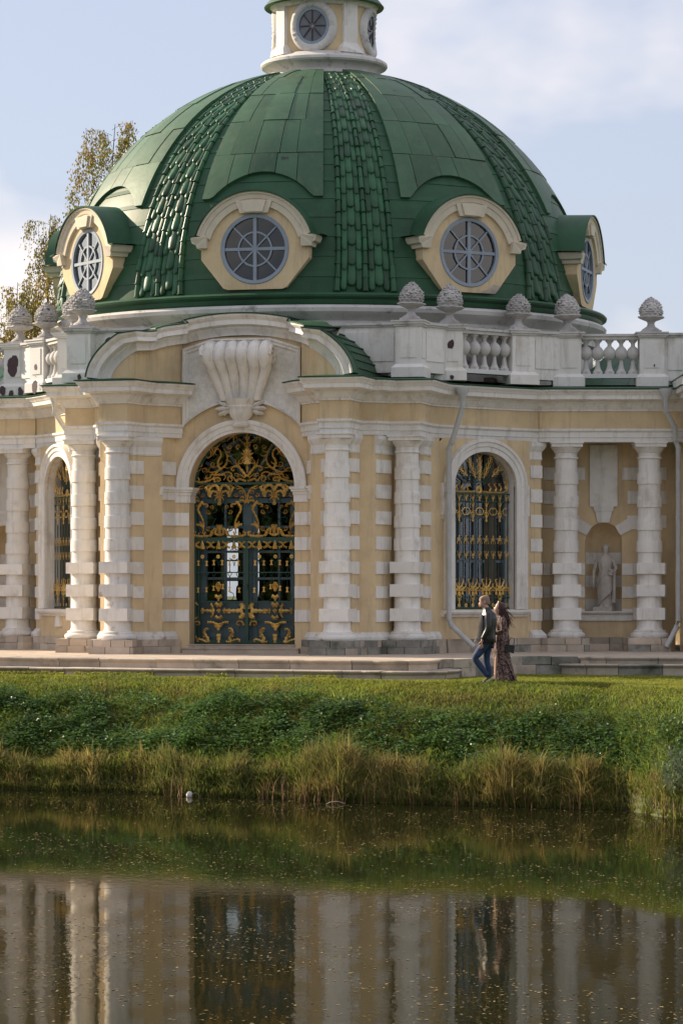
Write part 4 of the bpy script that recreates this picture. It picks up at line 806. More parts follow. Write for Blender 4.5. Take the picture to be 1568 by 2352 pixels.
# ribs of glazed-looking green tiles
def arc_table(n=400):
    ts = np.linspace(0.015, TH1-0.02, n); p = np.stack([DA*np.cos(ts), DZ0+DB*np.sin(ts)], 1); s = np.concatenate([[0], np.cumsum(np.hypot(*np.diff(p, axis=0).T))]); return ts, s
TS, SS = arc_table()
def tile_mesh(kind):
    mb = MB(); n = 6
    if kind == 'ridge':                  # barrel tile: wider at the foot, with a lip
        rows = [[(r*math.cos(math.pi*j/n), z, h*math.sin(math.pi*j/n)) for j in range(n+1)] for r, h, z in ((0.42, 0.50, 1.12), (0.50, 0.62, 0.06), (0.62, 0.76, 0.05), (0.62, 0.76, 0.0), (0.40, 0.40, 0.0))]
    else:                                # pan tile with a rounded foot
        rows = []
        for z, w_, h in ((1.25, 0.44, 0.06), (0.35, 0.49, 0.34), (0.16, 0.47, 0.42), (0.05, 0.36, 0.42), (0.0, 0.18, 0.38), (-0.005, 0.16, 0.0)):
            rows.append([(w_*math.cos(math.pi*j/n), z, h*math.sin(math.pi*j/n)**0.7 if 0 < j < n else 0.0) for j in range(n+1)])
    mb.loft(rows); o = mb.build(kind, 'green_tile', None, smooth=45, scale=1.0); me = o.data; bpy.data.objects.remove(o); return me
RIDGE, PAN = tile_mesh('ridge'), tile_mesh('pan')
def rib(az, single):
    total = SS[-1]; pieces = []
    spacing = lambda s: lerp(0.60, 0.27, s/total)
    def place(kind, lat, s0, ln, wid, name):
        t0 = np.interp(s0, SS, TS); p0 = Vector(dpt(az, t0, 0.0)); p1 = Vector(dpt(az, np.interp(min(total, s0+ln), SS, TS), 0.0))
        r0 = math.hypot(p0.x, p0.y); r1 = math.hypot(p1.x, p1.y)
        l0, l1 = lat(s0), lat(min(total, s0+ln))
        q0 = Vector(dpt(az+l0/r0, t0, 0.006)); q1 = Vector(dpt(az+l1/r1, np.interp(min(total, s0+ln), SS, TS), 0.006))
        ey = (q1-q0); L_ = ey.length
        nrm = (Vector(dpt(az+l0/r0, t0, 1.0))-Vector(dpt(az+l0/r0, t0, 0.0))).normalized(); ex = ey.normalized().cross(nrm); nz_ = ex.cross(ey.normalized())
        wj, hj, tw_ = wid*random.uniform(0.93, 1.07), wid*random.uniform(0.85, 1.15), random.uniform(-0.035, 0.035); ex = ex+ey.normalized()*tw_; ey = ey+nz_*random.uniform(-0.02, 0.03)*L_
        M = Matrix(((ex.x*wj, ey.x, nz_.x*hj, q0.x), (ex.y*wj, ey.y, nz_.y*hj, q0.y), (ex.z*wj, ey.z, nz_.z*hj, q0.z), (0, 0, 0, 1)))
        M = Matrix.Diagonal((S, S, S, 1)) @ M
        pieces.append((RIDGE if kind == 'r' else PAN, M, name))
    for k in (-1, 0, 1):
        s = 0.05
        while s < total-0.12:
            ln = 0.285; place('r', lambda q, k=k: k*spacing(q), s, ln, spacing(s)*0.235, 'ridge_tile'); s += ln
    for k in (-0.5, 0.5):
        for j, (o, wd) in enumerate(((-0.27, 0.21), (0, 0.27), (0.27, 0.21))):
            s = 0.06 if j != 1 else 0.0+0.16
            while s < total-0.2:
                ln = 0.43; place('p', lambda q, k=k, o=o: (k+o)*spacing(q), s, ln, spacing(s)*wd*1.35, 'pan_tile'); s += ln
    if single:
        for me, M, nm in pieces:
            ob = bpy.data.objects.new(nm, me); COL.objects.link(ob); ob.parent = dome; ob.matrix_local = M
    else:
        for nm_ in ('ridge_tile', 'pan_tile'):
            vs, fs = [], []
            for me, M, nm in pieces:
                if nm != nm_: continue
                off = len(vs); vs += [tuple(M @ v.co) for v in me.vertices]; fs += [tuple(i+off for i in p.vertices) for p in me.polygons]
            b = MB(); b.v, b.f = vs, fs; ob = b.build(nm_+'s', 'green_tile', dome, smooth=45, scale=1.0); ob['kind'] = 'stuff'
rib(R_(22), True); rib(R_(-22), True); rib(R_(66), False); rib(R_(-66), False)
for a in (110, -110, 154, -154): rib(R_(a), False)
# dormers with round windows
def dormer(az):
    d = empty('dormer', pav); RF = 6.125
    ca, sa = math.cos(az), math.sin(az)
    def f(s, o, z): r = RF+o; return (r*sa+s*ca, -r*ca+s*sa, z)
    CZ, CRr = 8.83, 0.725
    def outer(a):
        c, s_ = math.cos(a), math.sin(a); best = 9
        segs = [((-0.66, 7.98), (0.66, 7.98)), ((0.66, 7.98), (1.17, 8.62)), ((1.17, 8.62), (1.17, 9.05)), ((-0.66, 7.98), (-1.17, 8.62)), ((-1.17, 8.62), (-1.17, 9.05))]
        n = 16; R0 = 1.258; zc = 10.0-R0
        ap = [(R0*math.sin(lerp(-1.25, 1.25, i/n))*0.97, zc+R0*math.cos(lerp(-1.25, 1.25, i/n))) for i in range(n+1)]
        ap = [(-1.17, 9.05)]+[q for q in ap if q[1] > 9.05]+[(1.17, 9.05)]
        segs += list(zip(ap[:-1], ap[1:]))
        for (x0, z0), (x1, z1) in segs:
            ex, ez = x1-x0, z1-z0; den = c*ez-s_*ex
            if abs(den) < 1e-9: continue
            t = (x0*ez-(z0-CZ)*ex)/den; u = (x0*s_-(z0-CZ)*c)/den
            if t > 0 and -1e-6 <= u <= 1+1e-6: best = min(best, t)
        return best
    n = 72; inn = [(CRr*math.cos(2*math.pi*i/n), CZ+CRr*math.sin(2*math.pi*i/n)) for i in range(n)]
    out = [(outer(2*math.pi*i/n+1e-4)*math.cos(2*math.pi*i/n), CZ+outer(2*math.pi*i/n+1e-4)*math.sin(2*math.pi*i/n)) for i in range(n)]
    m = MB(); m.loft([[f(s, -0.12, z) for s, z in inn], [f(s, 0, z) for s, z in inn], [f(s, 0, z) for s, z in out], [f(s, -1.0, z) for s, z in out]], close=True)
    m.build('face', 'ochre', d, smooth=25)
    # green cheeks over the sides
    R0 = 1.258; zc = 10.0-R0; A = math.asin(1.2/R0); na_ = 24
    angs = [lerp(-A, A, i/na_) for i in range(na_+1)]
    mb = MB(); prof = [(-0.25, 0.0), (-0.25, 0.06), (-0.12, 0.07), (-0.11, 0.09), (-0.02, 0.11), (-0.01, 0.14), (0.04, 0.14), (0.04, 0.0)]
    mb.loft([[f((R0+rr)*math.sin(a), o, zc+(R0+rr)*math.cos(a)) for rr, o in prof] for a in angs], close=True, cap=True); mb.build('arch_moulding', 'cream', d, smooth=30)
    for k in (-1, 1):
        b = MB(); b.prism([(k*1.02, 8.86), (k*1.24, 8.86), (k*1.26, 8.93), (k*1.33, 8.96), (k*1.36, 9.04), (k*1.36, 9.10), (k*1.02, 9.10)], lambda p: f(p[0], -0.45, p[1]), lambda p: f(p[0], 0.15 if p[1] > 8.95 else 0.10, p[1])); b.build('bracket', 'cream', d)
    for o, wt, wb, z0, z1 in ((0.14, 0.27, 0.20, 9.60, 9.83), (0.10, 0.40, 0.30, 9.58, 9.84)):
        MB().prism([(-wb, z0), (wb, z0), (wt, z1), (-wt, z1)], lambda p: f(p[0], 0.0, p[1]), lambda p: f(p[0], o, p[1])).build('keystone', 'cream', d)
    h = MB(); rows = []
    ext = [(-1.47, 9.105), (-1.36, 9.115)]+[((R0+0.06)*math.sin(a), zc+(R0+0.06)*math.cos(a)) for a in angs]+[(1.36, 9.115), (1.47, 9.105)]
    for o, dz in ((0.17, -0.03), (0.175, 0.0), (-0.2, 0.01), (-1.9, 0.06)): rows.append([f(s, o, z+dz) for s, z in ext])
    h.loft(rows); h.build('hood', 'green', d, smooth=40)
    # window: ring, bars, pane
    rg = MB(); pr = [(0.66, 0.0-0.09), (0.66, 0.012), (0.73, 0.02), (0.745, 0.0), (0.745, -0.1)]
    rg.loft([[f(r*math.cos(2*math.pi*i/48), o, CZ+r*math.sin(2*math.pi*i/48)) for r, o in pr] for i in range(48)]+[[f(r, o, CZ) for r, o in pr]], close=True); rg.build('window_ring', 'frame_blue', d, smooth=30)
    mbs = [bar(f, 0, CZ-0.67, 0, CZ+0.67, 0.075, 0.05, -0.03), bar(f, -0.67, CZ, 0.67, CZ, 0.065, 0.05, -0.031)]
    for a in (45, 135): c, s_ = math.cos(R_(a)), math.sin(R_(a)); mbs.append(bar(f, -0.67*c, CZ-0.67*s_, 0.67*c, CZ+0.67*s_, 0.032, 0.035, -0.032))
    rr = MB(); rr.loft([[f(r*math.cos(2*math.pi*i/36), o, CZ+r*math.sin(2*math.pi*i/36)) for r, o in ((0.34, -0.045), (0.34, -0.01), (0.375, -0.01), (0.375, -0.045))] for i in range(37)], close=True); mbs.append(rr)
    merge('window_bars', mbs, 'frame_blue', d)
    pn_ = MB(); pn_.add([f(0.7*math.cos(2*math.pi*i/36), -0.05, CZ+0.7*math.sin(2*math.pi*i/36)) for i in range(36)], [tuple(range(36))]); pn_.build('pane', 'glass_dome', d)
    bl = MB(); bl.add([f(0.72*math.cos(2*math.pi*i/24), -0.075, CZ+0.72*math.sin(2*math.pi*i/24)) for i in range(24)], [tuple(range(24))]); bl.build('window_back', 'dark_interior', d)  # dark disc painted in place of the unlit space inside the dome
    return d
for az in DAZ: dormer(az)
# a fallen patch of plaster at the foot of one dormer
az = R_(44); ca, sa = math.cos(az), math.sin(az)
fp = lambda s, o, z: ((6.125+o)*sa+s*ca, -(6.125+o)*ca+s*sa, z)
MB().prism([(0.28, 7.985), (0.655, 7.985), (0.80, 8.15), (0.60, 8.18), (0.50, 8.08), (0.34, 8.03)], lambda p: fp(p[0], -0.02, p[1]), lambda p: fp(p[0], 0.006, p[1])).build('bare_patch', 'stone', pav)
# lantern
lan = empty('lantern', pav)
MB().lathe([(1.6, 13.26), (1.40, 13.33), (1.30, 13.36), (1.24, 13.40), (1.22, 13.46), (1.25, 13.53), (1.33, 13.59), (1.43, 13.62), (1.46, 13.66), (1.45, 13.72), (1.39, 13.76), (1.30, 13.78), (1.24, 13.82), (1.17, 13.86)], (0, 0), 48).build('lantern_base', 'white_grimy', lan, smooth=35)
MB().lathe([(1.62, 13.24), (1.56, 13.31), (1.42, 13.345), (1.36, 13.30)], (0, 0), 64).build('lantern_flashing', 'green', lan, smooth=40)
MB().lathe([(1.10, 13.8), (1.10, 15.15)], (0, 0), 64).build('lantern_wall', 'ochre', lan, smooth=50)
MB().lathe([(1.12, 14.92), (1.18, 14.94), (1.22, 15.00), (1.26, 15.04), (1.1, 15.06)], (0, 0), 48).build('lantern_cornice', 'white', lan, smooth=35)
MB().lathe([(1.1, 15.05), (1.36, 15.00), (1.38, 15.03), (1.32, 15.11), (1.15, 15.3), (0.9, 15.5), (0.5, 15.8), (0.25, 16.0), (0.2, 16.6), (0.0, 16.9)], (0, 0), 48).build('lantern_roof', 'green', lan, smooth=35)
for a in (-45, 45, 135, -135):
    az = R_(a); ca, sa = math.cos(az), math.sin(az)
    f = lambda s, o, z: ((1.07+o)*sa+s*ca, -(1.07+o)*ca+s*sa, z)
    for dx in (0.0,):
        MB().prism([(-0.30, 13.83), (0.30, 13.83), (0.27, 13.95), (0.18, 14.06), (0.18, 14.95), (-0.18, 14.95), (-0.18, 14.06), (-0.27, 13.95)], lambda p: f(p[0], -0.1, p[1]), lambda p: f(p[0], 0.10 if p[1] > 14.0 else 0.19, p[1])).build('lantern_pilaster', 'white', lan)
for a in (0, 90, -90):
    az = R_(a); ca, sa = math.cos(az), math.sin(az)
    def f(s, o, z, ca=ca, sa=sa):
        o = o+math.sqrt(max(0.1, 1.1**2-s*s))-1.1
        return ((1.1+o)*sa+s*ca, -(1.1+o)*ca+s*sa, z)
    lw = empty('lantern_window', pav)
    E_ = lambda r, t, o: f(r*1.12*math.cos(t), o, 14.43+r*1.25*math.sin(t))
    MB().loft([[E_(0.33+0.08*(1-math.cos(q)), 2*math.pi*i/56, 0.01+0.10*math.sin(q)+0.015*math.sin(i*2.9)*math.sin(q)) for q in np.linspace(0, math.pi, 7)] for i in range(57)]).build('wreath', 'white_grimy', lw, smooth=40)
    pn_ = MB(); rows = [[E_(r, 2*math.pi*i/32, 0.015) for i in range(32)] for r in (0.02, 0.15, 0.36)]; pn_.loft(rows, close=True); pn_.build('pane', 'lantern_pane', lw, smooth=40)
    MB().loft([[E_(r, 2*math.pi*i/32, o) for r, o in ((0.28, 0.02), (0.29, 0.05), (0.36, 0.05), (0.36, 0.01))] for i in range(33)], close=True).build('window_ring', 'frame_blue', lw, smooth=40)
    merge('window_bars', [bar(f, 0.06*math.cos(R_(t)), 14.43+0.06*math.sin(R_(t)), 0.29*math.cos(R_(t)), 14.43+0.35*math.sin(R_(t)), 0.022, 0.02, 0.035) for t in range(0, 360, 45)], 'bare_metal', lw)
# ---------------------------------------------------------------- balustrade
def pedestal(x, y, ang, T, mt, w_=0.52):
    m = MB(); m.box((x, y, 6.67), (w_, w_, 0.80), ang); p = m.build('pedestal', mt, pav, T=T)
    b = MB(); b.box((x, y, 6.10), (w_+0.16, w_+0.16, 0.20), ang); b.box((x, y, 6.235), (w_+0.16, w_+0.16, 0.07), ang, (w_+0.02)/(w_+0.16)); b.build('pedestal_base', mt, p, T=T)
    c = MB(); c.box((x, y, 7.065), (w_+0.08, w_+0.08, 0.04), ang); c.box((x, y, 7.11), (w_+0.14, w_+0.14, 0.05), ang); c.box((x, y, 7.15), (w_+0.18, w_+0.18, 0.03), ang); c.build('pedestal_cap', 'white_grimy' if mt == 'white' else mt, p, T=T)
    for k in (0, 1):                        # recessed-looking raised field
        a2 = ang+k*math.pi/2; ox, oy = math.sin(a2)*(w_/2+0.006), -math.cos(a2)*(w_/2+0.006)
        f = MB(); f.box((x+ox, y+oy, 6.68), (w_*0.62, 0.02, 0.56), a2); f.build('field', mt, p, T=T)
    return p
CONE = {}
def pinecone():
    m = MB(); m.box((0, 0, 0.025), (0.42, 0.42, 0.05)); m.lathe([(0.20, 0.05), (0.19, 0.08), (0.10, 0.14), (0.075, 0.20), (0.09, 0.25), (0.15, 0.29), (0.20, 0.31), (0.0, 0.31)], (0, 0), 20)
    foot = m
    rim = MB(); n = 40
    rim.loft([[((r+0.02*math.sin(8*2*math.pi*i/n)*k)*math.cos(2*math.pi*i/n), (r+0.02*math.sin(8*2*math.pi*i/n)*k)*math.sin(2*math.pi*i/n), z) for i in range(n)] for r, z, k in ((0.16, 0.285, 0), (0.25, 0.33, 1), (0.285, 0.355, 1.4), (0.27, 0.375, 1.2), (0.20, 0.37, 0.2))], close=True)
    egg = MB(); rows_, seg = 9, 14
    prof = lambda u: (0.02+0.235*math.sin(math.pi*(0.30+0.70*u))**0.85 if u < 1 else 0.0, 0.36+0.46*u)
    for i in range(rows_):
        u0, u1 = i/rows_, (i+1)/rows_; (r0, z0), (r1, z1) = prof(u0), prof(u1); rm, zm = (r0+r1)/2+0.032*(1-0.5*u0), (z0+z1)/2+0.006
        for j in range(seg):
            a0 = 2*math.pi*(j+0.5*(i % 2))/seg; a1 = a0+2*math.pi/seg; am = (a0+a1)/2
            egg.add([(r0*math.cos(a0), r0*math.sin(a0), z0), (r0*math.cos(a1), r0*math.sin(a1), z0), (r1*math.cos(a1), r1*math.sin(a1), z1), (r1*math.cos(a0), r1*math.sin(a0), z1), (rm*math.cos(am), rm*math.sin(am), zm)], [(0, 1, 4), (1, 2, 4), (2, 3, 4), (3, 0, 4)])
    out = []
    for nm, mb, sm in (('finial', egg, None), ('finial_rim', rim, 50), ('finial_foot', foot, 35)):
        o = mb.build(nm, 'finial', None, smooth=sm); out.append(o.data); bpy.data.objects.remove(o)
    return out
EGG, RIM, FOOT = pinecone(); EGGS = []
for v_ in range(4):                   # weathered variants
    m_ = EGG.copy(); rn_ = np.random.default_rng(60+v_); co = np.empty(len(m_.vertices)*3, np.float32); m_.vertices.foreach_get('co', co); co = co.reshape(-1, 3)
    w_ = 0.012*np.sin(co[:, :1]*17+v_*2)*np.cos(co[:, 2:]*13+v_)+rn_.normal(0, 0.006, (len(co), 1)); keep = (rn_.random((len(co), 1)) > 0.06); co *= 1+w_*1.6*keep-0.05*(~keep); m_.vertices.foreach_set('co', co.ravel()); m_.update(); EGGS.append(m_)
def finial(x, y, ang):
    k = random.uniform(0.97, 1.03); M = Matrix.Translation((x*S, y*S, 7.166*S)) @ Matrix.Rotation(ang+random.uniform(-0.1, 0.1), 4, 'Z') @ Matrix.Rotation(random.uniform(-0.05, 0.05), 4, 'Y') @ Matrix.Diagonal((k, k, k*random.uniform(0.95, 1.04), 1))
    e = bpy.data.objects.new('pinecone_finial', random.choice(EGGS)); COL.objects.link(e); e.parent = pav; e.matrix_local = M
    for nm, me in (('finial_rim', RIM), ('finial_foot', FOOT)):
        c = bpy.data.objects.new(nm, me); COL.objects.link(c); c.parent = e
BAL = MB(); BAL.lathe([(0.0, 0.0), (0.105, 0.0), (0.105, 0.05), (0.085, 0.07), (0.065, 0.11), (0.05, 0.17), (0.042, 0.25), (0.04, 0.29), (0.075, 0.305), (0.112, 0.345), (0.132, 0.395), (0.137, 0.43), (0.132, 0.465), (0.112, 0.515), (0.075, 0.555), (0.046, 0.575), (0.042, 0.625), (0.06, 0.655), (0.09, 0.68), (0.09, 0.71), (0, 0.71)], (0, 0), 16)
_b = BAL.build('baluster', 'white_grimy', None, smooth=40); BALM = _b.data; bpy.data.objects.remove(_b)
def bay(p0, p1, T, solid, n=5, mt='white'):
    d = Vector((p1[0]-p0[0], p1[1]-p0[1])); L_ = d.length; d.normalize(); ang = math.atan2(d.y, d.x); c = ((p0[0]+p1[0])/2, (p0[1]+p1[1])/2)
    b = MB(); ln = L_-0.4
    if solid:
        b.box((c[0], c[1], 6.60), (ln, 0.24, 0.95), ang); o = b.build('parapet', mt, pav, T=T)
        f = MB(); nx_, ny_ = d.y, -d.x; f.box((c[0]+nx_*0.125, c[1]+ny_*0.125, 6.66), (max(0.1, ln-0.3), 0.03, 0.6), ang); f.build('field', mt, o, T=T)
        r = MB(); r.box((c[0], c[1], 7.085), (ln, 0.32, 0.03), ang); r.box((c[0], c[1], 7.13), (ln, 0.38, 0.05), ang); r.build('coping', 'white_grimy', o, T=T)
    else:
        b.box((c[0], c[1], 7.05), (ln, 0.26, 0.07), ang); b.box((c[0], c[1], 7.11), (ln, 0.34, 0.05), ang); o = b.build('balustrade', 'white_grimy', pav, T=T)
        r = MB(); r.box((c[0], c[1], 6.235), (ln, 0.28, 0.09), ang); r.build('bottom_rail', 'white_peeling', o, T=T)
        for i in range(n):
            q = lerp(-ln/2+0.06, ln/2-0.06, (i+0.5)/n); x, y = c[0]+d.x*q, c[1]+d.y*q
            if T: x, y, _ = T(x, y, 0)
            k = bpy.data.objects.new('baluster', BALM); COL.objects.link(k); k.parent = o; k.matrix_local = Matrix.Translation((x*S, y*S, 6.282*S)) @ Matrix.Diagonal((1, 1, 0.7325/0.71, 1))
PEDS = [((3.53, -6.95), 0.0), ((4.10, -5.78), 0.25), ((5.27, -4.22), 0.62), ((6.19, -3.32), A13), ((7.92, -2.93), A13)]
for T, sg in SIDES:
    for i, ((x, y), an) in enumerate(PEDS):
        mt = 'white' if sg > 0 else ('white' if i == 0 else 'white_peeling')
        pedestal(x, y, an, T, mt)
        X, Y = (x, y) if T is None else (-x, y)
        finial(X, Y, an*sg)
    bay((3.53, -6.95), (4.10, -5.78), T, True, mt='white'); bay((4.10, -5.78), (5.27, -4.22), T, False, 5); bay((5.27, -4.22), (6.19, -3.32), T, True)
    bay((6.19, -3.32), (7.92, -2.93), T, False, 5); bay((7.92, -2.93), (9.6, -2.55), T, True)
    bay((0.0, -6.72), (3.5, -6.72), T, True, mt='white')
# bare patches where the paint has come off the pedestals
def patch(x, y, ang, s, z, sz, T=None, seed=1, rot=0.0):
    rnd = random.Random(seed); pts = []
    h = [(rnd.uniform(0.10, 0.30)/k, k, rnd.uniform(0, 6.28)) for k in (1, 2, 3, 5, 8, 11)]
    for i in range(40):
        a = 2*math.pi*i/40; r = sz*(0.85+sum(q*math.sin(k*a+ph_) for q, k, ph_ in h)); pts.append((s+0.68*r*math.cos(a), z+r*math.sin(a)))
    w2 = 0.26
    f = lambda q, o, zz: (x+math.cos(ang)*q+math.sin(ang)*(w2+o), y+math.sin(ang)*q-math.cos(ang)*(w2+o), zz)
    MB().prism(pts, lambda p: f(p[0], 0.0, p[1]), lambda p: f(p[0], 0.0225, p[1])).build('bare_patch', 'bare_metal', pav, T=T)
patch(4.10, -5.78, 0.25, 0.02, 6.72, 0.11, seed=2); patch(6.19, -3.32, A13, 0.02, 6.70, 0.26, T=MIR, seed=3); patch(5.27, -4.22, 0.62, 0.0, 6.55, 0.08, T=MIR, seed=4)
patch(-2.98, -6.60, 0.0, 0.0, 6.78, 0.20, seed=7); patch(-3.53, -7.03, 0.0, 0.05, 6.10, 0.07, seed=8); patch(-3.53, -7.03, 0.0, 0.27, 6.13, 0.07, seed=12)
for k_, (s_, z_, q_) in enumerate(((-0.22, 6.08, 0.11), (0.02, 6.04, 0.09), (0.22, 6.09, 0.12))): patch(6.19+N13[0]*0.085, -3.32+N13[1]*0.085, A13, s_, z_, q_, T=MIR, seed=20+k_)
patch(5.27, -4.30, 0.62, 0.0, 6.10, 0.16, T=MIR, seed=31); patch(4.10, -5.86, 0.25, 0.06, 6.07, 0.06, seed=33); patch(7.92, -2.93, A13, 0.05, 6.45, 0.03, seed=35)
# ---------------------------------------------------------------- side portico at the right edge
prt = lambda s, o: cpt(2.55+s, 1.15+o)
for T, sg in SIDES:                      # ceiling of the colonnade
    MB().add([(*cpt(s, o), 4.835) for s, o in ((-0.75, -0.1), (2.6, -0.1), (2.6, -1.1), (-0.75, -1.1))], [(0, 1, 2, 3)]).build('soffit', 'white', pav, T=T)
def portico(T):
    column((prt(0.42, 0.0)), A13, pav, T); column((prt(3.2, 0.0)), A13, pav, T)
    pth = [prt(0.12, -1.4), prt(0.12, 0.28), prt(3.6, 0.28), prt(3.6, -1.4)]
    for nm, pr, mt in (('architrave', archi, 'white'), ('frieze', frie, 'ochre'), ('cornice', corn, 'white'), ('eave_flashing', flash, 'green')):
        sweep(MB(), pth, pr).build(nm, mt, pav, T=T)
    sweep(MB(), [prt(0.16, -1.9), prt(0.16, -0.1), prt(3.5, -0.1), prt(3.5, -1.9)], wallp).build('wall', 'ochre', pav, T=T)
    for a, b in QZ: sweep(MB(), [prt(0.16, -0.5), prt(0.16, -0.1), prt(0.40, -0.1)], [(-0.04, a), (0.028, a), (0.028, b), (-0.04, b)]).build('quoin', 'white', pav, T=T)
    if T is None:
        stones([prt(-0.02, -1.0), prt(-0.02, 0.46), prt(3.8, 0.46)], [(-0.45, 0.33), (0.02, 0.33), (0.02, 0.488), (-0.45, 0.488)], pav, 'plinth_stone', 0.55, ['stone', 'stone_warm'], seed=91)
        stones([prt(-0.02, -1.0), prt(-0.02, 0.46), prt(3.8, 0.46)], [(-0.45, 0.493), (0.005, 0.493), (0.005, 0.632), (-0.45, 0.632)], pav, 'plinth_stone', 0.55, ['stone', 'stone_warm'], seed=92)
    pd = [(-0.28, 5.90), (1.86, 6.95), (4.0, 5.90)]
    MB().prism([(-0.28, 5.91), (4.0, 5.91), (1.86, 6.9)], lambda p: (*prt(p[0], -0.3), p[1]), lambda p: (*prt(p[0], 0.30), p[1])).build('gable', 'ochre', pav, T=T)
    for (x0, z0), (x1, z1) in ((pd[0], pd[1]), (pd[1], pd[2])):
        for nm, dz0, dz1, o, mt in (('gable_cornice', 0.0, 0.20, 0.62, 'white'), ('gable_cornice', -0.10, 0.0, 0.45, 'white'), ('gable_flashing', 0.202, 0.235, 0.68, 'green')):
            MB().prism([(x0, z0+dz0), (x1, z1+dz0), (x1, z1+dz1), (x0, z0+dz1)], lambda p: (*prt(p[0], -1.6), p[1]), lambda p: (*prt(p[0], o), p[1])).build(nm, mt, pav, T=T)
for T, sg in SIDES: portico(T)
# ---------------------------------------------------------------- drainpipes
def pipe(pts, T=None, rad=0.056, funnel=True):
    p = MB().tube(cr_spline(pts, 1) if False else pts, rad, 12); o = p.build('drainpipe', 'pipe', pav, smooth=50, T=T)
    if funnel:
        x, y, z = pts[0]; f = MB(); f.lathe([(0.06, z-0.14), (0.075, z-0.06), (0.14, z+0.06), (0.14, z+0.13), (0.12, z+0.13), (0.06, z)], (x, y), 16); f.build('pipe_funnel', 'pipe', o, smooth=40, T=T)
    for i in range(len(pts)-1):            # collars
        a, b = Vector(pts[i]), Vector(pts[i+1]); n = max(1, int((b-a).length/0.72))
        for k in range(n):
            c = a.lerp(b, (k+0.02)/n); dd = (b-a).normalized()*0.012
            MB().tube([c-dd, c+dd], rad+0.014, 12).build('pipe_collar', 'pipe', o, T=T, smooth=50)
q = lambda s, o: wpt(s, o)
pipe([(*q(-1.02, 0.47), 5.72), (*q(-1.02, 0.47), 5.45), (*q(-1.10, 0.22), 4.72), (*q(-1.13, 0.16), 4.6), (*q(-1.13, 0.16), 1.05), (*q(-1.10, 0.2), 0.92), (*q(-0.70, 0.45), 0.48)])
pipe([(*cpt(2.05, 0.74), 5.78), (*cpt(2.05, 0.74), 5.46), (*cpt(2.27, 0.40), 5.12), (*cpt(2.27, 0.40), 4.85), (*cpt(2.36, 0.32), 4.70), (*cpt(2.36, 0.32), 1.0), (*cpt(2.33, 0.34), 0.88), (*cpt(2.08, 0.52), 0.44)])
pipe([(*q(-1.05, 0.47), 5.72), (*q(-1.05, 0.47), 5.45), (*q(-1.20, 0.18), 4.95), (*q(-1.22, 0.16), 4.6)], T=MIR)

# hipped green roofs of the side cabinets behind the balustrade
for T, sg in SIDES:
    r = MB(); r.add([(6.0, -2.1, 6.05), (11.5, -1.2, 6.05), (11.5, 4.0, 6.05), (6.0, 4.0, 6.05), (6.5, 0.4, 6.98), (10.0, 0.8, 6.98)], [(0, 1, 5, 4), (1, 2, 5), (2, 3, 4, 5), (3, 0, 4)]); ro_ = r.build('side_roof', 'green', pav, T=T)
    for k in range(1, 9):
        f = k/9; x0 = lerp(6.0, 11.5, f); x1 = lerp(6.5, 10.0, f); y0 = lerp(-2.1, -1.2, f)
        MB().tube([(x0, y0, 6.06), (x1, lerp(0.4, 0.8, f), 6.99)], 0.015, 5).build('seam', 'green', ro_, T=T)

# ---------------------------------------------------------------- figures
def skin(name, verts, edges, m, parent, root=0, sub=2, T=None):
    """verts: list of (pos, radius or (rx, ry)); grows one continuous surface along the edges"""
    me = bpy.data.meshes.new(name); me.from_pydata([v[0] for v in verts], edges, [])
    o = bpy.data.objects.new(name, me); COL.objects.link(o)
    md = o.modifiers.new('s', 'SKIN'); md.use_smooth_shade = True; md.branch_smoothing = 0.6
    if not me.skin_vertices: bpy.context.view_layer.objects.active = o
    sd = me.skin_vertices[0].data
    for i, v in enumerate(verts):
        r = v[1] if isinstance(v[1], tuple) else (v[1], v[1]); sd[i].radius = r; sd[i].use_root = (i == root)
    ss = o.modifiers.new('d', 'SUBSURF'); ss.levels = sub; ss.render_levels = sub
    dg = bpy.context.evaluated_depsgraph_get(); new = bpy.data.meshes.new_from_object(o.evaluated_get(dg))
    bpy.data.objects.remove(o)
    new.materials.clear(); new.materials.append(MATS[m]); new.shade_smooth()
    ob = bpy.data.objects.new(name, new); COL.objects.link(ob)
    if parent: ob.parent = parent
    return ob
class G:
    def __init__(s): s.v = []; s.e = []; s.n = {}
    def p(s, k, pos, r, to=None):
        s.n[k] = len(s.v); s.v.append((pos, r))
        if to is not None: s.e.append((s.n[to], s.n[k]))
    def hand(s, wrist, d, side, pre):
        """relaxed hand: palm and five curled fingers from the wrist along d; side is the thumb direction"""
        w_, d, t = Vector(s.v[s.n[wrist]][0]), Vector(d).normalized(), Vector(side).normalized(); b = d.cross(t).normalized()
        s.p(pre+'palm', tuple(w_+d*0.05), (0.026, 0.020), wrist); s.p(pre+'kn', tuple(w_+d*0.09), (0.030, 0.016), pre+'palm')
        for i, (off, ln) in enumerate(((0.028, 0.075), (0.010, 0.085), (-0.010, 0.078), (-0.028, 0.06))):
            k = w_+d*0.105+t*off; s.p(f'{pre}f{i}a', tuple(k), 0.009, pre+'kn'); s.p(f'{pre}f{i}b', tuple(k+d*ln*0.5+b*0.012), 0.009, f'{pre}f{i}a'); s.p(f'{pre}f{i}c', tuple(k+d*ln*0.85+b*0.035), 0.008, f'{pre}f{i}b')
        k = w_+d*0.04+t*0.034; s.p(pre+'t0', tuple(k), 0.011, pre+'palm'); s.p(pre+'t1', tuple(k+d*0.03+t*0.018+b*0.008), 0.010, pre+'t0'); s.p(pre+'t2', tuple(k+d*0.06+t*0.016+b*0.02), 0.009, pre+'t1')
    def build(s, name, m, parent, sub=2): return skin(name, s.v, s.e, m, parent, 0, sub)
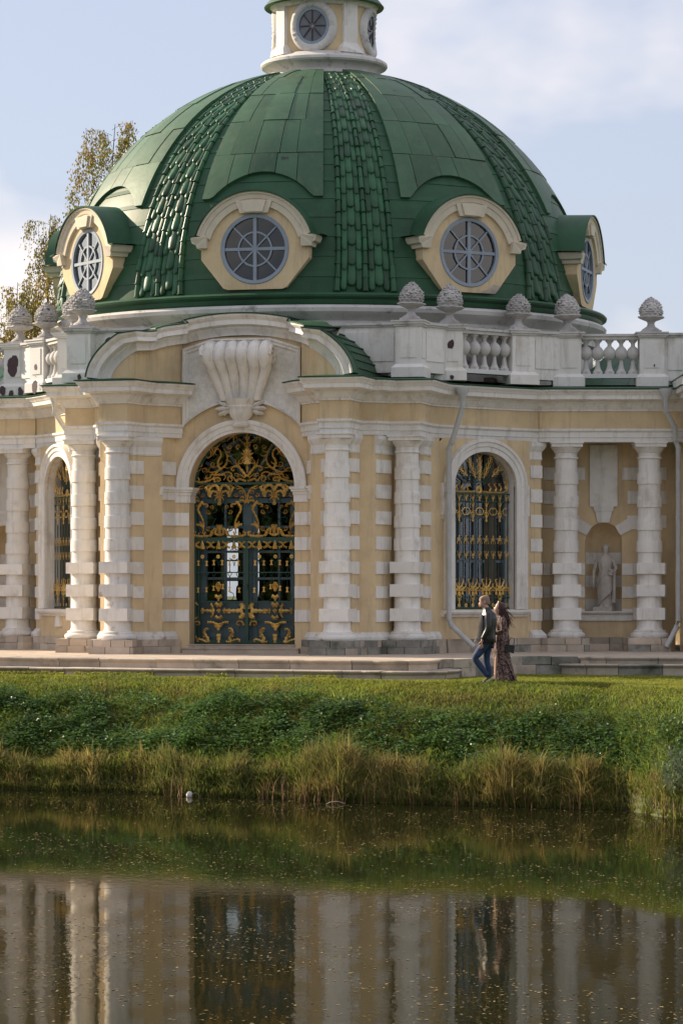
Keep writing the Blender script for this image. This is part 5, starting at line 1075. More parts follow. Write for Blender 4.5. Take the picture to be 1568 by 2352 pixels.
def head_mesh(parent, pos, yaw, pitch, mskin, scale=1.0, name='head'):
    """profile-shaped head: x forward, lofted in horizontal slices"""
    sl = [(-0.145, -0.02, 0.05, 0.052), (-0.11, 0.0, 0.058, 0.055), (-0.085, 0.018, 0.078, 0.060), (-0.06, 0.016, 0.084, 0.066), (-0.03, 0.008, 0.090, 0.070), (0.0, 0.0, 0.098, 0.074), (0.03, -0.004, 0.101, 0.077), (0.06, -0.008, 0.098, 0.077), (0.085, -0.012, 0.086, 0.070), (0.105, -0.014, 0.062, 0.052), (0.116, -0.015, 0.03, 0.025)]
    n = 28; rows = []
    for z, cx_, rx, ry in sl:
        row = []
        for i in range(n):
            a = 2*math.pi*i/n; x, y = cx_+rx*math.cos(a), ry*math.sin(a)
            fw = math.exp(-(a if a < math.pi else a-2*math.pi)**2/0.05); fw2 = math.exp(-((a if a < math.pi else a-2*math.pi))**2/0.22)
            if fw > 0.02:
                x += fw*(0.026*math.exp(-((z+0.035)/0.018)**2)+0.010*math.exp(-((z+0.072)/0.010)**2)+0.012*math.exp(-((z+0.102)/0.014)**2))
                x -= fw2*0.012*math.exp(-((z+0.004)/0.014)**2)
            row.append((x, y, z))
        rows.append(row)
    mb = MB(); mb.loft(rows, close=True, cap=True)
    for sgn in (-1, 1):
        mb.lathe([(0.0, -0.012), (0.02, -0.012), (0.03, 0.0), (0.022, 0.01), (0, 0.012)], (0, 0), 10); k = 50
        vs = mb.v[-k:]; mb.v[-k:] = [(-0.012+v[0]*0.75, sgn*(0.078+0.5*v[2]), -0.015+v[1]*1.1) for v in vs]
    cy, sy, cp, sp = math.cos(yaw), math.sin(yaw), math.cos(pitch), math.sin(pitch)
    def T(x, y, z):
        x, z = x*cp-z*sp, x*sp+z*cp; x, y = x*cy-y*sy, x*sy+y*cy
        return (pos[0]+x*scale, pos[1]+y*scale, pos[2]+z*scale)
    o = mb.build(name, mskin, parent, smooth=60, T=T, scale=1.0); return o, T
def person_root(name, X, Z, h, rz, label):
    o = empty(name, None, (X*S, -Z*S, h*S), rz); tag(o, label, 'person'); return o
gz_ = lambda x, z: float(ground_full(np.array(x), np.array(z)))
# --- the man
MX, MZ = 2.86, 16.55
man = person_root('person', MX, MZ, gz_(MX, MZ)-0.005, math.pi-0.12, 'man with shaved head in black leather jacket and blue jeans, walking on the lawn')
g = G()
g.p('pel', (0, 0, 0.92), 0.13); g.p('ch', (-0.02, 0, 1.28), (0.13, 0.16), 'pel'); g.p('nb', (0.0, 0, 1.49), 0.075, 'ch'); g.p('nk', (0.03, 0, 1.56), 0.062, 'nb'); g.p('sk', (0.05, 0, 1.63), 0.06, 'nk')
# his left side is y+
g.p('sl', (-0.02, 0.17, 1.43), 0.06, 'ch'); g.p('el', (-0.035, 0.235, 1.13), 0.045, 'sl'); g.p('wl', (0.09, 0.235, 0.90), 0.03, 'el'); g.hand('wl', (0.10, 0.0, -1), (1, 0, 0.1), 'l')
g.p('sr', (-0.02, -0.17, 1.43), 0.06, 'ch'); g.p('er', (0.0, -0.25, 1.14), 0.045, 'sr'); g.p('wr', (0.16, -0.27, 0.97), 0.03, 'er'); g.hand('wr', (0.6, -0.1, -0.8), (0.8, 0.2, 0.6), 'r')
g.p('hl', (0.02, 0.09, 0.86), 0.085, 'pel'); g.p('kl', (0.255, 0.10, 0.53), 0.055, 'hl'); g.p('al', (-0.02, 0.10, 0.19), 0.04, 'kl')
g.p('hr', (0.0, -0.09, 0.86), 0.085, 'pel'); g.p('kr', (0.02, -0.09, 0.48), 0.055, 'hr'); g.p('ar', (-0.055, -0.09, 0.09), 0.04, 'kr')
g.build('body', 'skin', man)
hd, HT = head_mesh(man, (0.062, 0, 1.685), 0.0, -0.12, 'skin')
cap = MB(); n = 24
cap.loft([[HT((-0.012+rx*math.cos(2*math.pi*i/n)), ry*math.sin(2*math.pi*i/n), z+(0.045*math.cos(2*math.pi*i/n) if z < 0.06 else 0)) for i in range(n)] for z, rx, ry in ((-0.03, 0.102, 0.079), (0.0, 0.104, 0.081), (0.03, 0.104, 0.081), (0.065, 0.1, 0.08), (0.092, 0.083, 0.068), (0.112, 0.05, 0.042), (0.119, 0.01, 0.01))], close=True, cap=True)
cap.build('stubble_hair', 'stubble', man, smooth=60, scale=1.0)
def rings(spec, n=28, fold=0.0, k=7, ph=0.0):
    rows = []
    for z, cx_, cy_, rx, ry in spec:
        rows.append([(cx_+(rx+fold*math.sin(k*a+ph+z*9))*math.cos(a), cy_+(ry+fold*math.sin(k*a+ph+z*9))*math.sin(a), z) for a in [2*math.pi*i/n for i in range(n)]])
    return rows
jk = MB(); jk.loft(rings([(0.84, 0.0, 0, 0.155, 0.20), (0.86, 0.0, 0, 0.18, 0.215), (0.95, 0.005, 0, 0.175, 0.21), (1.05, 0.0, 0, 0.165, 0.205), (1.18, -0.015, 0, 0.165, 0.21), (1.32, -0.025, 0, 0.165, 0.225), (1.42, -0.03, 0, 0.145, 0.215), (1.48, -0.015, 0, 0.105, 0.15), (1.52, 0.005, 0, 0.085, 0.095), (1.56, 0.015, 0, 0.078, 0.08), (1.545, 0.018, 0, 0.066, 0.066)], fold=0.008, k=5), close=True)
jk.build('jacket', 'leather', man, smooth=70, scale=1.0)
gg = G(); gg.p('a', (-0.025, 0.13, 1.45), 0.075); gg.p('b', (-0.03, 0.20, 1.40), 0.075, 'a'); gg.p('c', (-0.04, 0.24, 1.14), 0.062, 'b'); gg.p('d', (0.03, 0.242, 1.0), 0.055, 'c'); gg.p('e', (0.085, 0.238, 0.91), 0.048, 'd'); gg.build('sleeve', 'leather', man)
gg = G(); gg.p('a', (-0.025, -0.13, 1.45), 0.075); gg.p('b', (-0.03, -0.20, 1.40), 0.075, 'a'); gg.p('c', (0.0, -0.255, 1.14), 0.062, 'b'); gg.p('e', (0.155, -0.27, 0.98), 0.048, 'c'); gg.build('sleeve', 'leather', man)
# open front edge of the jacket, flapping forward
fl = MB(); fl.loft([[(0.08+0.008*math.sin(z*14), s_*0.185, z), (0.165+0.012*math.sin(z*11+s_)-(z-0.9)*0.06, s_*0.15, z), (0.235+0.012*math.cos(z*9)-(z-0.9)*0.20, s_*0.08, z-0.01)] for z in np.linspace(0.85, 1.44, 9) for s_ in (1,)]); fl.build('jacket_front', 'leather', man, smooth=70, scale=1.0)
gg = G(); gg.p('a', (0, 0, 0.93), (0.14, 0.14)); gg.p('hl', (0.04, 0.085, 0.82), 0.105, 'a'); gg.p('tl', (0.15, 0.095, 0.67), 0.092, 'hl'); gg.p('kl', (0.25, 0.10, 0.53), 0.075, 'tl'); gg.p('cl', (0.13, 0.10, 0.37), 0.068, 'kl'); gg.p('al', (-0.025, 0.10, 0.165), 0.056, 'cl')
gg.p('hr', (0.0, -0.085, 0.82), 0.105, 'a'); gg.p('tr', (0.02, -0.09, 0.65), 0.09, 'hr'); gg.p('kr', (0.025, -0.09, 0.48), 0.073, 'tr'); gg.p('cr', (-0.02, -0.09, 0.30), 0.068, 'kr'); gg.p('ar', (-0.055, -0.09, 0.095), 0.058, 'cr'); gg.build('jeans', 'jeans', man)
def boot(parent, ankle, toe, heel, y, mt='boot', sole='sole'):
    a, t, h = Vector(ankle), Vector(toe), Vector(heel); g_ = G()
    g_.p('a', (a.x, y, a.z), 0.055); g_.p('h', (lerp(h.x, a.x, 0.35), y, lerp(h.z, a.z, 0.4)), 0.047, 'a'); md_ = (h+t)*0.5; up = Vector((h.z-t.z, 0, t.x-h.x)).normalized()
    g_.p('m', (md_.x+up.x*0.045, y, md_.z+up.z*0.045), (0.045, 0.042), 'h'); g_.p('t', (t.x+up.x*0.035, y, t.z+up.z*0.035), (0.042, 0.03), 'm'); o = g_.build('boot', mt, parent)
    d = (t-h).normalized(); s_ = MB()
    s_.loft([[tuple(h+d*q+up*o_+Vector((0, y+w_*k, 0))) for k in (-1, 1)]+[tuple(h+d*q+up*(o_+0.022)+Vector((0, y+w_*k, 0))) for k in (1, -1)] for q, w_, o_ in ((-0.01, 0.03, 0), (0.03, 0.042, 0), (0.12, 0.036, 0.0), (0.20, 0.05, 0), (0.26, 0.045, 0.003), (0.295, 0.02, 0.008))], close=True, cap=True)
    s_.build('sole', sole, o, scale=1.0)
boot(man, (-0.03, 0, 0.17), (0.07, 0, 0.0), (-0.155, 0, 0.18), 0.10); boot(man, (-0.055, 0, 0.10), (0.175, 0, 0.0), (-0.105, 0, 0.0), -0.09)
# --- the woman beside him
WX, WZ_ = MX+0.24/S+0.07, MZ-0.42/S
wom = person_root('person', WX, WZ_, gz_(WX, WZ_), math.pi-0.05, 'woman with long auburn hair in long brown patterned dress, walking close beside the man')
g = G()
g.p('pel', (0, 0, 0.93), 0.11); g.p('ch', (0.0, 0, 1.20), (0.10, 0.13), 'pel'); g.p('nb', (0.0, 0, 1.38), 0.055, 'ch'); g.p('nk', (0.015, 0, 1.44), 0.048, 'nb'); g.p('sk', (0.03, 0, 1.52), 0.05, 'nk')
for y, k in ((0.14, 'l'), (-0.14, 'r')):
    g.p('s'+k, (-0.01, y, 1.33), 0.045, 'ch'); g.p('e'+k, (-0.02 if k == 'l' else -0.08, y*1.35, 1.07), 0.036, 's'+k); g.p('w'+k, (0.17 if k == 'l' else 0.02, y*1.1, 1.02 if k == 'l' else 0.88), 0.024, 'e'+k); g.hand('w'+k, (0.9 if k == 'l' else 0.3, 0, 0.1 if k == 'l' else -0.9), (0.1, 0, 1) if k == 'l' else (1, 0, 0), k)
g.p('hl', (0.02, 0.08, 0.88), 0.085, 'pel'); g.p('kl', (0.10, 0.08, 0.50), 0.052, 'hl'); g.p('al', (0.12, 0.08, 0.10), 0.036, 'kl')
g.p('hr', (0.0, -0.08, 0.88), 0.085, 'pel'); g.p('kr', (-0.08, -0.08, 0.50), 0.052, 'hr'); g.p('ar', (-0.24, -0.08, 0.15), 0.036, 'kr')
g.build('body', 'skin', wom)
hd, HT = head_mesh(wom, (0.05, 0, 1.545), 0.15, 0.28, 'skin', 0.95)
dr = MB(); dr.loft(rings([(0.07, -0.07, 0, 0.225, 0.18), (0.12, -0.06, 0, 0.215, 0.185), (0.30, -0.04, 0, 0.19, 0.17), (0.50, 0.0, 0, 0.17, 0.165), (0.70, 0.02, 0, 0.165, 0.175), (0.86, 0.01, 0, 0.165, 0.185), (0.95, 0.0, 0, 0.15, 0.175), (1.04, 0.0, 0, 0.125, 0.15), (1.10, 0.0, 0, 0.118, 0.14), (1.22, 0.005, 0, 0.135, 0.16), (1.32, 0.0, 0, 0.115, 0.155), (1.38, 0.0, 0, 0.075, 0.09), (1.415, 0.008, 0, 0.055, 0.058)], 36, fold=0.016, k=7), close=True)
dr.build('dress', 'dress', wom, smooth=70, scale=1.0)
tr_ = MB(); tr_.loft([[(lerp(-0.02, -0.30, u)+0.03*math.sin(v*9), lerp(-0.13, 0.16, v), lerp(0.62, 0.06, u)+0.02*math.sin(v*12+u*5)) for v in np.linspace(0, 1, 9)] for u in np.linspace(0, 1, 8)]); tr_.build('dress_train', 'dress', wom, smooth=70, scale=1.0)
for y, ex, wx_, wz in ((0.14, -0.02, 0.16, 1.02), (-0.14, -0.08, 0.02, 0.90)):
    gg = G(); gg.p('a', (-0.005, y*0.75, 1.345), 0.05); gg.p('b', (-0.01, y*1.1, 1.29), 0.055, 'a'); gg.p('c', (ex, y*1.35, 1.07), 0.05, 'b'); gg.p('d', (wx_, y*1.12, wz), 0.042, 'c'); gg.build('sleeve', 'dress', wom)
rnd = random.Random(5); hr_ = MB()
for i in range(150):
    a = rnd.uniform(0.35*math.pi, 1.65*math.pi); h0 = rnd.uniform(-0.02, 0.11)
    r = 0.1*math.sqrt(max(0.05, 1-(h0/0.125)**2)); st = HT(-0.01+r*math.cos(a), 0.8*r*math.sin(a), h0); ln = rnd.uniform(0.26, 0.44); back = rnd.uniform(0.02, 0.12)+(0.10 if rnd.random() < 0.15 else 0)
    pts = [Vector(st)]
    for k in range(1, 6): f = k/5; pts.append(Vector((st[0]-back*f**1.2+0.012*math.sin(f*9+i), st[1]*(1+0.3*f)+0.012*math.cos(f*8+i*2), st[2]+0.01*(f < 0.3)-ln*f)))
    hr_.tube(cr_spline(pts, 2), [lerp(0.014, 0.004, q/10) for q in range(11)], 4)
hr_.build('hair', 'hair', wom, smooth=60, scale=1.0)
hc = MB(); n = 24
hc.loft([[HT(-0.03+rx*math.cos(2*math.pi*i/n), ry*math.sin(2*math.pi*i/n), z+(0.06*math.cos(2*math.pi*i/n) if z < 0.08 else 0)) for i in range(n)] for z, rx, ry in ((-0.08, 0.09, 0.09), (-0.02, 0.105, 0.092), (0.03, 0.108, 0.09), (0.075, 0.105, 0.087), (0.105, 0.085, 0.07), (0.124, 0.05, 0.042), (0.13, 0.01, 0.01))], close=True, cap=True); hc.build('hair_crown', 'hair', wom, smooth=60, scale=1.0)
boot(wom, (-0.245, 0, 0.16), (-0.14, 0, 0.0), (-0.29, 0, 0.085), -0.08, 'boot', 'boot'); boot(wom, (0.115, 0, 0.12), (0.25, 0, 0.0), (0.06, 0, 0.05), 0.08, 'boot', 'boot')
MB().tube([(-0.285, -0.08, 0.09), (-0.30, -0.08, 0.0)], [0.018, 0.010], 8).build('boot_heel', 'boot', wom, scale=1.0)
bag = MB(); bag.box((0, 0, 0.0), (0.20, 0.07, 0.15), 0, 0.8); bag.tube([(-0.06, 0, 0.07), (-0.04, 0, 0.22), (0.04, 0, 0.22), (0.06, 0, 0.07)], 0.008, 6)
bo = bag.build('handbag', 'bag', None, scale=1.0); bo.location = (WX*S+0.15, -WZ_*S-0.16, gz_(WX, WZ_)*S+0.72); bo.rotation_euler = (0.1, 0.25, 0.2); tag(bo, "small black handbag hanging at the woman's hip", 'handbag')
# --- two dark visitors seen through the gate glass
for nm, X, Z, k, lab in (('a', -1.80, 3.6, 1.0, 'dark figure standing inside the hall, seen through the middle of the gate'), ('b', -1.22, 3.2, 1.03, 'dark figure standing inside the hall behind the right leaf of the gate')):
    v = person_root('person', X, Z, 0.512, 0.4 if nm == 'a' else 2.2, lab)
    gg = G(); gg.p('pel', (0, 0, 0.92*k), 0.16); gg.p('ch', (0, 0, 1.28*k), (0.15, 0.19), 'pel'); gg.p('nb', (0, 0, 1.48*k), 0.07, 'ch'); gg.p('h', (0.02, 0, 1.62*k), 0.09, 'nb'); gg.p('h2', (0.02, 0, 1.70*k), 0.08, 'h')
    for y in (0.19, -0.19): gg.p(f's{y}', (0, y, 1.40*k), 0.07, 'ch'); gg.p(f'e{y}', (0, y*1.3, 1.12*k), 0.055, f's{y}'); gg.p(f'w{y}', (0.12, y*1.1, 0.95*k), 0.04, f'e{y}'); gg.hand(f'w{y}', (0.3, 0, -0.9), (1, 0, 0), f'n{y}')
    for y in (0.09, -0.09): gg.p(f'l{y}', (0, y, 0.85*k), 0.1, 'pel'); gg.p(f'k{y}', (0.02, y, 0.48*k), 0.065, f'l{y}'); gg.p(f'a{y}', (0, y, 0.08), 0.045, f'k{y}'); gg.p(f't{y}', (0.14, y, 0.045), 0.04, f'a{y}')
    gg.build('body', 'silhouette_dark', v)  # silhouette shade put into the colour: head and hands are dark too
# ---------------------------------------------------------------- statue in the niche
stx, sty, _ = nf(0.04, -0.08, 0)
st = empty('statue', None); st.rotation_euler = (0, 0, -PH); tag(st, 'grey stone statue of a robed woman standing in the niche', 'statue')
st.location = Matrix.Rotation(-PH, 3, 'Z') @ Vector((stx*S, sty*S, 1.203*S))
MB().box((-0.03, 0, 0.045), (0.42, 0.34, 0.09)).build('base', 'statue', st)
def robe(spec, n=60):
    rows = []
    for z, cx_, cy_, rx, ry, f, k in spec:
        row = []
        for i in range(n):
            a = 2*math.pi*i/n; fo = f*math.sin(k*a+z*14.0)+0.5*f*math.sin((2*k+1)*a-z*9)
            row.append((cx_+(rx+fo)*math.cos(a), cy_+(ry+fo)*math.sin(a), z))
        rows.append(row)
    return MB().loft(rows, close=True, cap=True)
robe([(0.09, 0.0, 0, 0.165, 0.13, 0.014, 9), (0.2, -0.005, 0, 0.155, 0.125, 0.016, 9), (0.35, -0.01, 0, 0.15, 0.12, 0.016, 8), (0.5, -0.02, 0, 0.155, 0.125, 0.014, 7), (0.62, -0.01, 0, 0.165, 0.13, 0.013, 7), (0.72, 0.01, 0, 0.165, 0.13, 0.012, 7), (0.80, 0.015, 0, 0.145, 0.115, 0.009, 8), (0.88, 0.01, 0, 0.13, 0.105, 0.007, 9), (0.98, 0.0, 0, 0.15, 0.115, 0.007, 10), (1.08, 0.0, 0, 0.17, 0.11, 0.005, 10), (1.16, 0.0, 0, 0.16, 0.09, 0.003, 8), (1.20, 0.005, 0, 0.08, 0.06, 0.0, 6), (1.24, 0.01, 0, 0.055, 0.05, 0, 6)]).build('robe', 'statue', st, smooth=70)
wr = MB()
for i in range(13):                   # mantle swept from the left hip across to the right foot
    f = i/12; z0, z1 = lerp(0.86, 0.50, f), lerp(0.62, 0.12, f)
    wr.tube(cr_spline([(0.20-0.02*f, -0.02, z0+0.02), (0.11, -0.13, lerp(z0, z1, 0.3)), (-0.02, -0.155, lerp(z0, z1, 0.62)), (-0.14, -0.09, z1)], 4), [lerp(0.018, 0.030, math.sin(math.pi*q/12)) for q in range(13)], 6)
wr.build('mantle', 'statue', st, smooth=70)
gg = G(); sc_ = S
def sp(k, p, r, to=None): gg.p(k, tuple(c*S for c in p), r*S, to)
sp('c', (0, 0, 1.05), 0.10); sp('n', (0.005, 0, 1.22), 0.045, 'c'); sp('h0', (0.01, -0.005, 1.30), 0.055, 'n'); sp('h1', (0.015, -0.01, 1.36), 0.062, 'h0')
sp('ra', (-0.17, 0, 1.12), 0.05, 'c'); sp('re', (-0.24, -0.01, 0.86), 0.038, 'ra'); sp('rw', (-0.245, -0.07, 0.62), 0.026, 're')
sp('la', (0.17, 0, 1.12), 0.05, 'c'); sp('le', (0.25, -0.01, 0.90), 0.042, 'la'); sp('lw', (0.17, -0.16, 0.80), 0.03, 'le')
gg.hand('rw', (0.2, -0.1, -1), (0.3, -1, 0), 'r'); gg.hand('lw', (-1, -0.2, -0.2), (0, -0.2, 1), 'l')
gg.build('body', 'statue', st)
hs_ = MB(); n = 20
hs_.loft([[(0.015+(rx+0.006*math.sin(6*a))*math.cos(a), 0.01+(ry+0.006*math.sin(6*a))*math.sin(a), z) for a in [2*math.pi*i/n for i in range(n)]] for z, rx, ry in ((1.30, 0.07, 0.05), (1.34, 0.082, 0.07), (1.38, 0.085, 0.08), (1.415, 0.07, 0.07), (1.435, 0.035, 0.035), (1.44, 0.005, 0.005))], close=True, cap=True); hs_.build('hair', 'statue', st, smooth=60)
fb = MB()
for i in range(16):
    a, r = rnd.uniform(0, 6.28), rnd.uniform(0, 0.07); fb.lathe([(0.0, -0.02), (0.02, -0.012), (0.026, 0.0), (0.02, 0.014), (0, 0.02)], (0, 0), 8); k = 40
    fb.v[-k:] = [(0.15+r*math.cos(a)+v[0], -0.17+v[1]+0.02*math.sin(a), 0.84+r*math.sin(a)+v[2]) for v in fb.v[-k:]]
fb.build('flowers', 'statue', st, smooth=60)
MB().loft([[(0.16+0.03*u, -0.10+0.05*u, 0.80-0.6*v) if False else (0.20+0.05*math.sin(6*u), -0.06+0.12*(u-0.5), lerp(0.85, 0.18, v)) for u in np.linspace(0, 1, 10)] for v in np.linspace(0, 1, 6)]).build('falling_fold', 'statue', st, smooth=70)

# ---------------------------------------------------------------- grasses, reeds, weeds
def blades(name, X, Z, H, Wd, lean, m, label, base=None, curl=0.6, kind='stuff', leandir=None, dark=None):
    n = len(X); gy = ground_full(X, Z) if base is None else base
    ang = RNG.uniform(0, 2*np.pi, n); ld = RNG.uniform(0, 2*np.pi, n) if leandir is None else leandir
    lx, lz = np.cos(ld)*lean*H, np.sin(ld)*lean*H; wx, wz = np.cos(ang)*Wd/2, np.sin(ang)*Wd/2
    B = np.stack([X, -Z, gy], 1); Wv = np.stack([wx, wz, np.zeros(n)], 1)
    mid = B+np.stack([lx*0.35, lz*0.35, H*0.6], 1); tip = B+np.stack([lx*(1+curl*0.3), lz*(1+curl*0.3), H*(1-0.25*curl*lean)], 1)
    V_ = np.stack([B-Wv, B+Wv, mid-Wv*0.75, mid+Wv*0.75, tip], 1).reshape(-1, 3)*S
    o = np.arange(n)[:, None]*5; F = (o+np.array([[0, 1, 3, 0, 3, 2, 2, 3, 4]])).ravel()
    ob = npmesh(name, V_, F, 3, m); tag(ob, label, kind=kind); return ob
def scatter(n, x0, x1, d0, d1):
    X = RNG.uniform(x0, x1, n); d = RNG.uniform(d0, d1, n); return X, waterline(X)-d, d
def fbm(X, Z, s=1.0, seed=0):
    return (np.sin(X*1.3*s+seed)*np.cos(Z*1.1*s-seed*2)+0.6*np.sin(X*2.9*s-Z*1.7*s+seed*3)+0.4*np.sin(X*5.3*s+Z*4.1*s+seed*5))/2
# area covered by the terrace must stay free of lawn
ET = np.array(edge_top)
def off_terrace(X, Z): return Z > np.interp(X, ET[:, 0], ET[:, 1])+0.34+np.where((X > 2.2) & (X < 5.1), -0.30, 0.0)
X, Z, d = scatter(330000, -9, 9.5, 3.3, 14)
k = off_terrace(X, Z) & (Z > 8) & (RNG.random(len(X)) < np.clip((d-3.1)/0.8, 0.1, 1)); X, Z, d = X[k], Z[k], d[k]
H = 0.035+0.035*RNG.random(len(X))+0.04*np.clip(fbm(X, Z, 1.4, 2), 0, 1); near = Z < np.interp(X, ET[:, 0], ET[:, 1])+0.75; H = np.where(near, H*0.8, H)
blades('lawn_grass', X, Z, H, 0.016*np.ones(len(X)), 0.3+1.0*RNG.random(len(X)), 'lawn', 'short sunlit lawn grass along the top of the bank')
X, Z, d = scatter(150000, -9, 9.5, 0.15, 4.6); f = fbm(X, Z, 1.0, 1)
k = RNG.random(len(X)) < np.where(d > 3.4, 0.35, 0.9); X, Z, d, f = X[k], Z[k], d[k], f[k]
H = (0.06+0.13*RNG.random(len(X))**1.5+0.12*np.clip(f, 0, 1))*np.interp(d, [0, 1, 3, 4.6], [1.4, 1.1, 0.7, 0.45])
blades('bank_grass', X, Z, H, 0.016+0.008*RNG.random(len(X)), 0.3+0.7*RNG.random(len(X)), 'bank', 'rough green grass covering the sloping bank')
# tall yellowing grass and reeds along the water's edge
X, Z, d = scatter(72000, -9, 8.5, -0.10, 0.62); cl = fbm(X, Z*0.3, 1.7, 4)
dens = np.interp(X, [-9, -2.2, -0.9, 3.8, 8.5], [0.38, 0.42, 0.95, 0.9, 0.65])*np.clip(0.55+0.7*cl, 0.08, 1)
k = RNG.random(len(X)) < dens; X, Z, d, cl = X[k], Z[k], d[k], cl[k]
H = (0.18+0.30*RNG.random(len(X))**1.2)*np.interp(X, [-9, -3, -0.6, 4, 8.5], [0.85, 0.85, 1.15, 1.15, 1.0])*(0.75+0.6*np.clip(cl, -0.5, 1))*np.where(RNG.random(len(X)) < 0.04, 1.6, 1.0)
blades('waterside_reeds', X, Z, H, 0.012+0.012*RNG.random(len(X)), 0.08+0.75*RNG.random(len(X))**1.8, 'reed', 'tall yellowing reeds and grass along the edge of the water', base=np.maximum(ground_full(X, Z), WZ-0.03), curl=0.9)
n = 16000; X = RNG.uniform(-9, 8.5, n); d = RNG.uniform(-0.10, 0.30, n); Z = waterline(X)-d
blades('shore_grass', X, Z, 0.10+0.22*RNG.random(n)*(0.7+0.5*fbm(X, Z*0.3, 1.9, 6)), 0.012+0.01*RNG.random(n), 0.4+1.0*RNG.random(n), 'bank', 'dark drooping grass overhanging the waterline', base=np.maximum(ground_full(X, Z), WZ-0.03), curl=1.2)
# reddish dead stems standing in the shallows
cx = RNG.choice([-2.6, -2.45, -1.0, -0.75, -0.4, -0.2, 0.1, 0.5, 0.9, 1.5, 2.2, 3.1, 3.9, 5.25, 5.4], 480, p=np.array([5, 5, 6, 8, 10, 10, 9, 7, 6, 5, 5, 6, 5, 7, 6])/100)
X = cx+RNG.normal(0, 0.16, 480); Z = waterline(X)-RNG.uniform(-0.30, 0.35, 480); H = 0.15+0.40*RNG.random(480)
blades('dead_stems', X, Z, H, 0.011*np.ones(480), 0.02+0.6*RNG.random(480)**2, 'red_stem', 'reddish dead reed stems standing in the shallow water', base=np.full(480, WZ-0.02))
# nettles and broad-leaved weeds in mounds
def leaves(P, Dr, L_, Wd, m, name, label, kind='stuff', parent=None, droop=0.3):
    """rhombic leaves: P base points, Dr directions, both (n,3) in plan units"""
    n = len(P); Dn = Dr/np.linalg.norm(Dr, axis=1, keepdims=True); up = np.tile([0, 0, 1.0], (n, 1)); sd = np.cross(Dn, up); sd /= (np.linalg.norm(sd, axis=1, keepdims=True)+1e-6)
    tw = RNG.normal(0, 0.35, n)[:, None]; nn = np.cross(sd, Dn); sd = sd*np.cos(tw)+nn*np.sin(tw)
    L_ = np.asarray(L_)[:, None]; Wd = np.asarray(Wd)[:, None]; m1 = P+Dn*L_*0.42
    tip = P+Dn*L_-up*L_*droop
    V_ = np.stack([P, m1+sd*Wd/2, tip, m1-sd*Wd/2], 1).reshape(-1, 3)*S; o = np.arange(n)[:, None]*4
    ob = npmesh(name, V_, (o+np.array([[0, 1, 2, 0, 2, 3]])).ravel(), 3, m, parent)
    if label: tag(ob, label, kind=kind)
    return ob
PP, DD, LL = [], [], []
clumps = []
for i in range(330):
    x = RNG.uniform(-8.5, 6.2); dd_ = RNG.uniform(0.8, 2.9) if x < 1.0 else RNG.uniform(0.8, 2.2)
    clumps.append((x, dd_, RNG.uniform(0.13, 0.40)*(1.15 if x < 1.0 else 0.75)))
for x, dd_, r in clumps:
    n = int(620*r); a = RNG.uniform(0, 2*np.pi, n); e = np.arcsin(RNG.uniform(0.0, 1, n)); rr = r*RNG.uniform(0.55, 1.0, n)
    px, pz = x+rr*np.cos(a)*np.cos(e), waterline(x)-dd_+rr*np.sin(a)*np.cos(e); py = ground_full(px, pz)+rr*np.sin(e)*0.75+0.02
    PP.append(np.stack([px, -pz, py], 1)); DD.append(np.stack([np.cos(a), -np.sin(a), 0.25+0.3*RNG.random(n)], 1)); LL.append(RNG.uniform(0.05, 0.105, n))
PP, DD, LL = np.concatenate(PP), np.concatenate(DD)+RNG.normal(0, 0.25, (sum(len(p) for p in PP), 3)), np.concatenate(LL)
leaves(PP, DD, LL, LL*0.55, 'nettle', 'bank_nettles', 'mounds of dark green nettles and broad weeds on the bank')
n = 16000; X, Z, d = scatter(n, 1.0, 8.5, 0.6, 2.6); P = np.stack([X, -Z, ground_full(X, Z)+0.03+0.22*RNG.random(n)*np.clip(0.5+fbm(X, Z, 1.2, 7), 0.1, 1)], 1); D = np.stack([RNG.normal(0, 1, n), RNG.normal(-0.3, 1, n), RNG.uniform(0, 0.8, n)], 1)
leaves(P, D, RNG.uniform(0.04, 0.08, n), RNG.uniform(0.025, 0.05, n), 'nettle', 'bank_creeper', 'low leafy creeper spreading over the right part of the bank')
# weeds at the foot of the steps
n = 9000; X = RNG.uniform(-7.5, 2.2, n); Z = np.interp(X, ET[:, 0], ET[:, 1])+0.47+np.abs(RNG.normal(0, 0.16, n)); kk = (fbm(X, Z*0, 1.1, 9) > 0.25) | ((X < -3.2) & (fbm(X, Z*0, 2.3, 4) > -0.4)); X, Z = X[kk], Z[kk]; n = len(X)
leaves(np.stack([X, -Z, ground_full(X, Z)+0.10*RNG.random(n)], 1), np.stack([RNG.normal(0, 1, n), RNG.normal(-0.3, 1, n), RNG.uniform(0.2, 1, n)], 1), RNG.uniform(0.03, 0.06, n), RNG.uniform(0.02, 0.04, n), 'lawn', 'step_weeds', 'clover-like weeds growing at the foot of the steps')
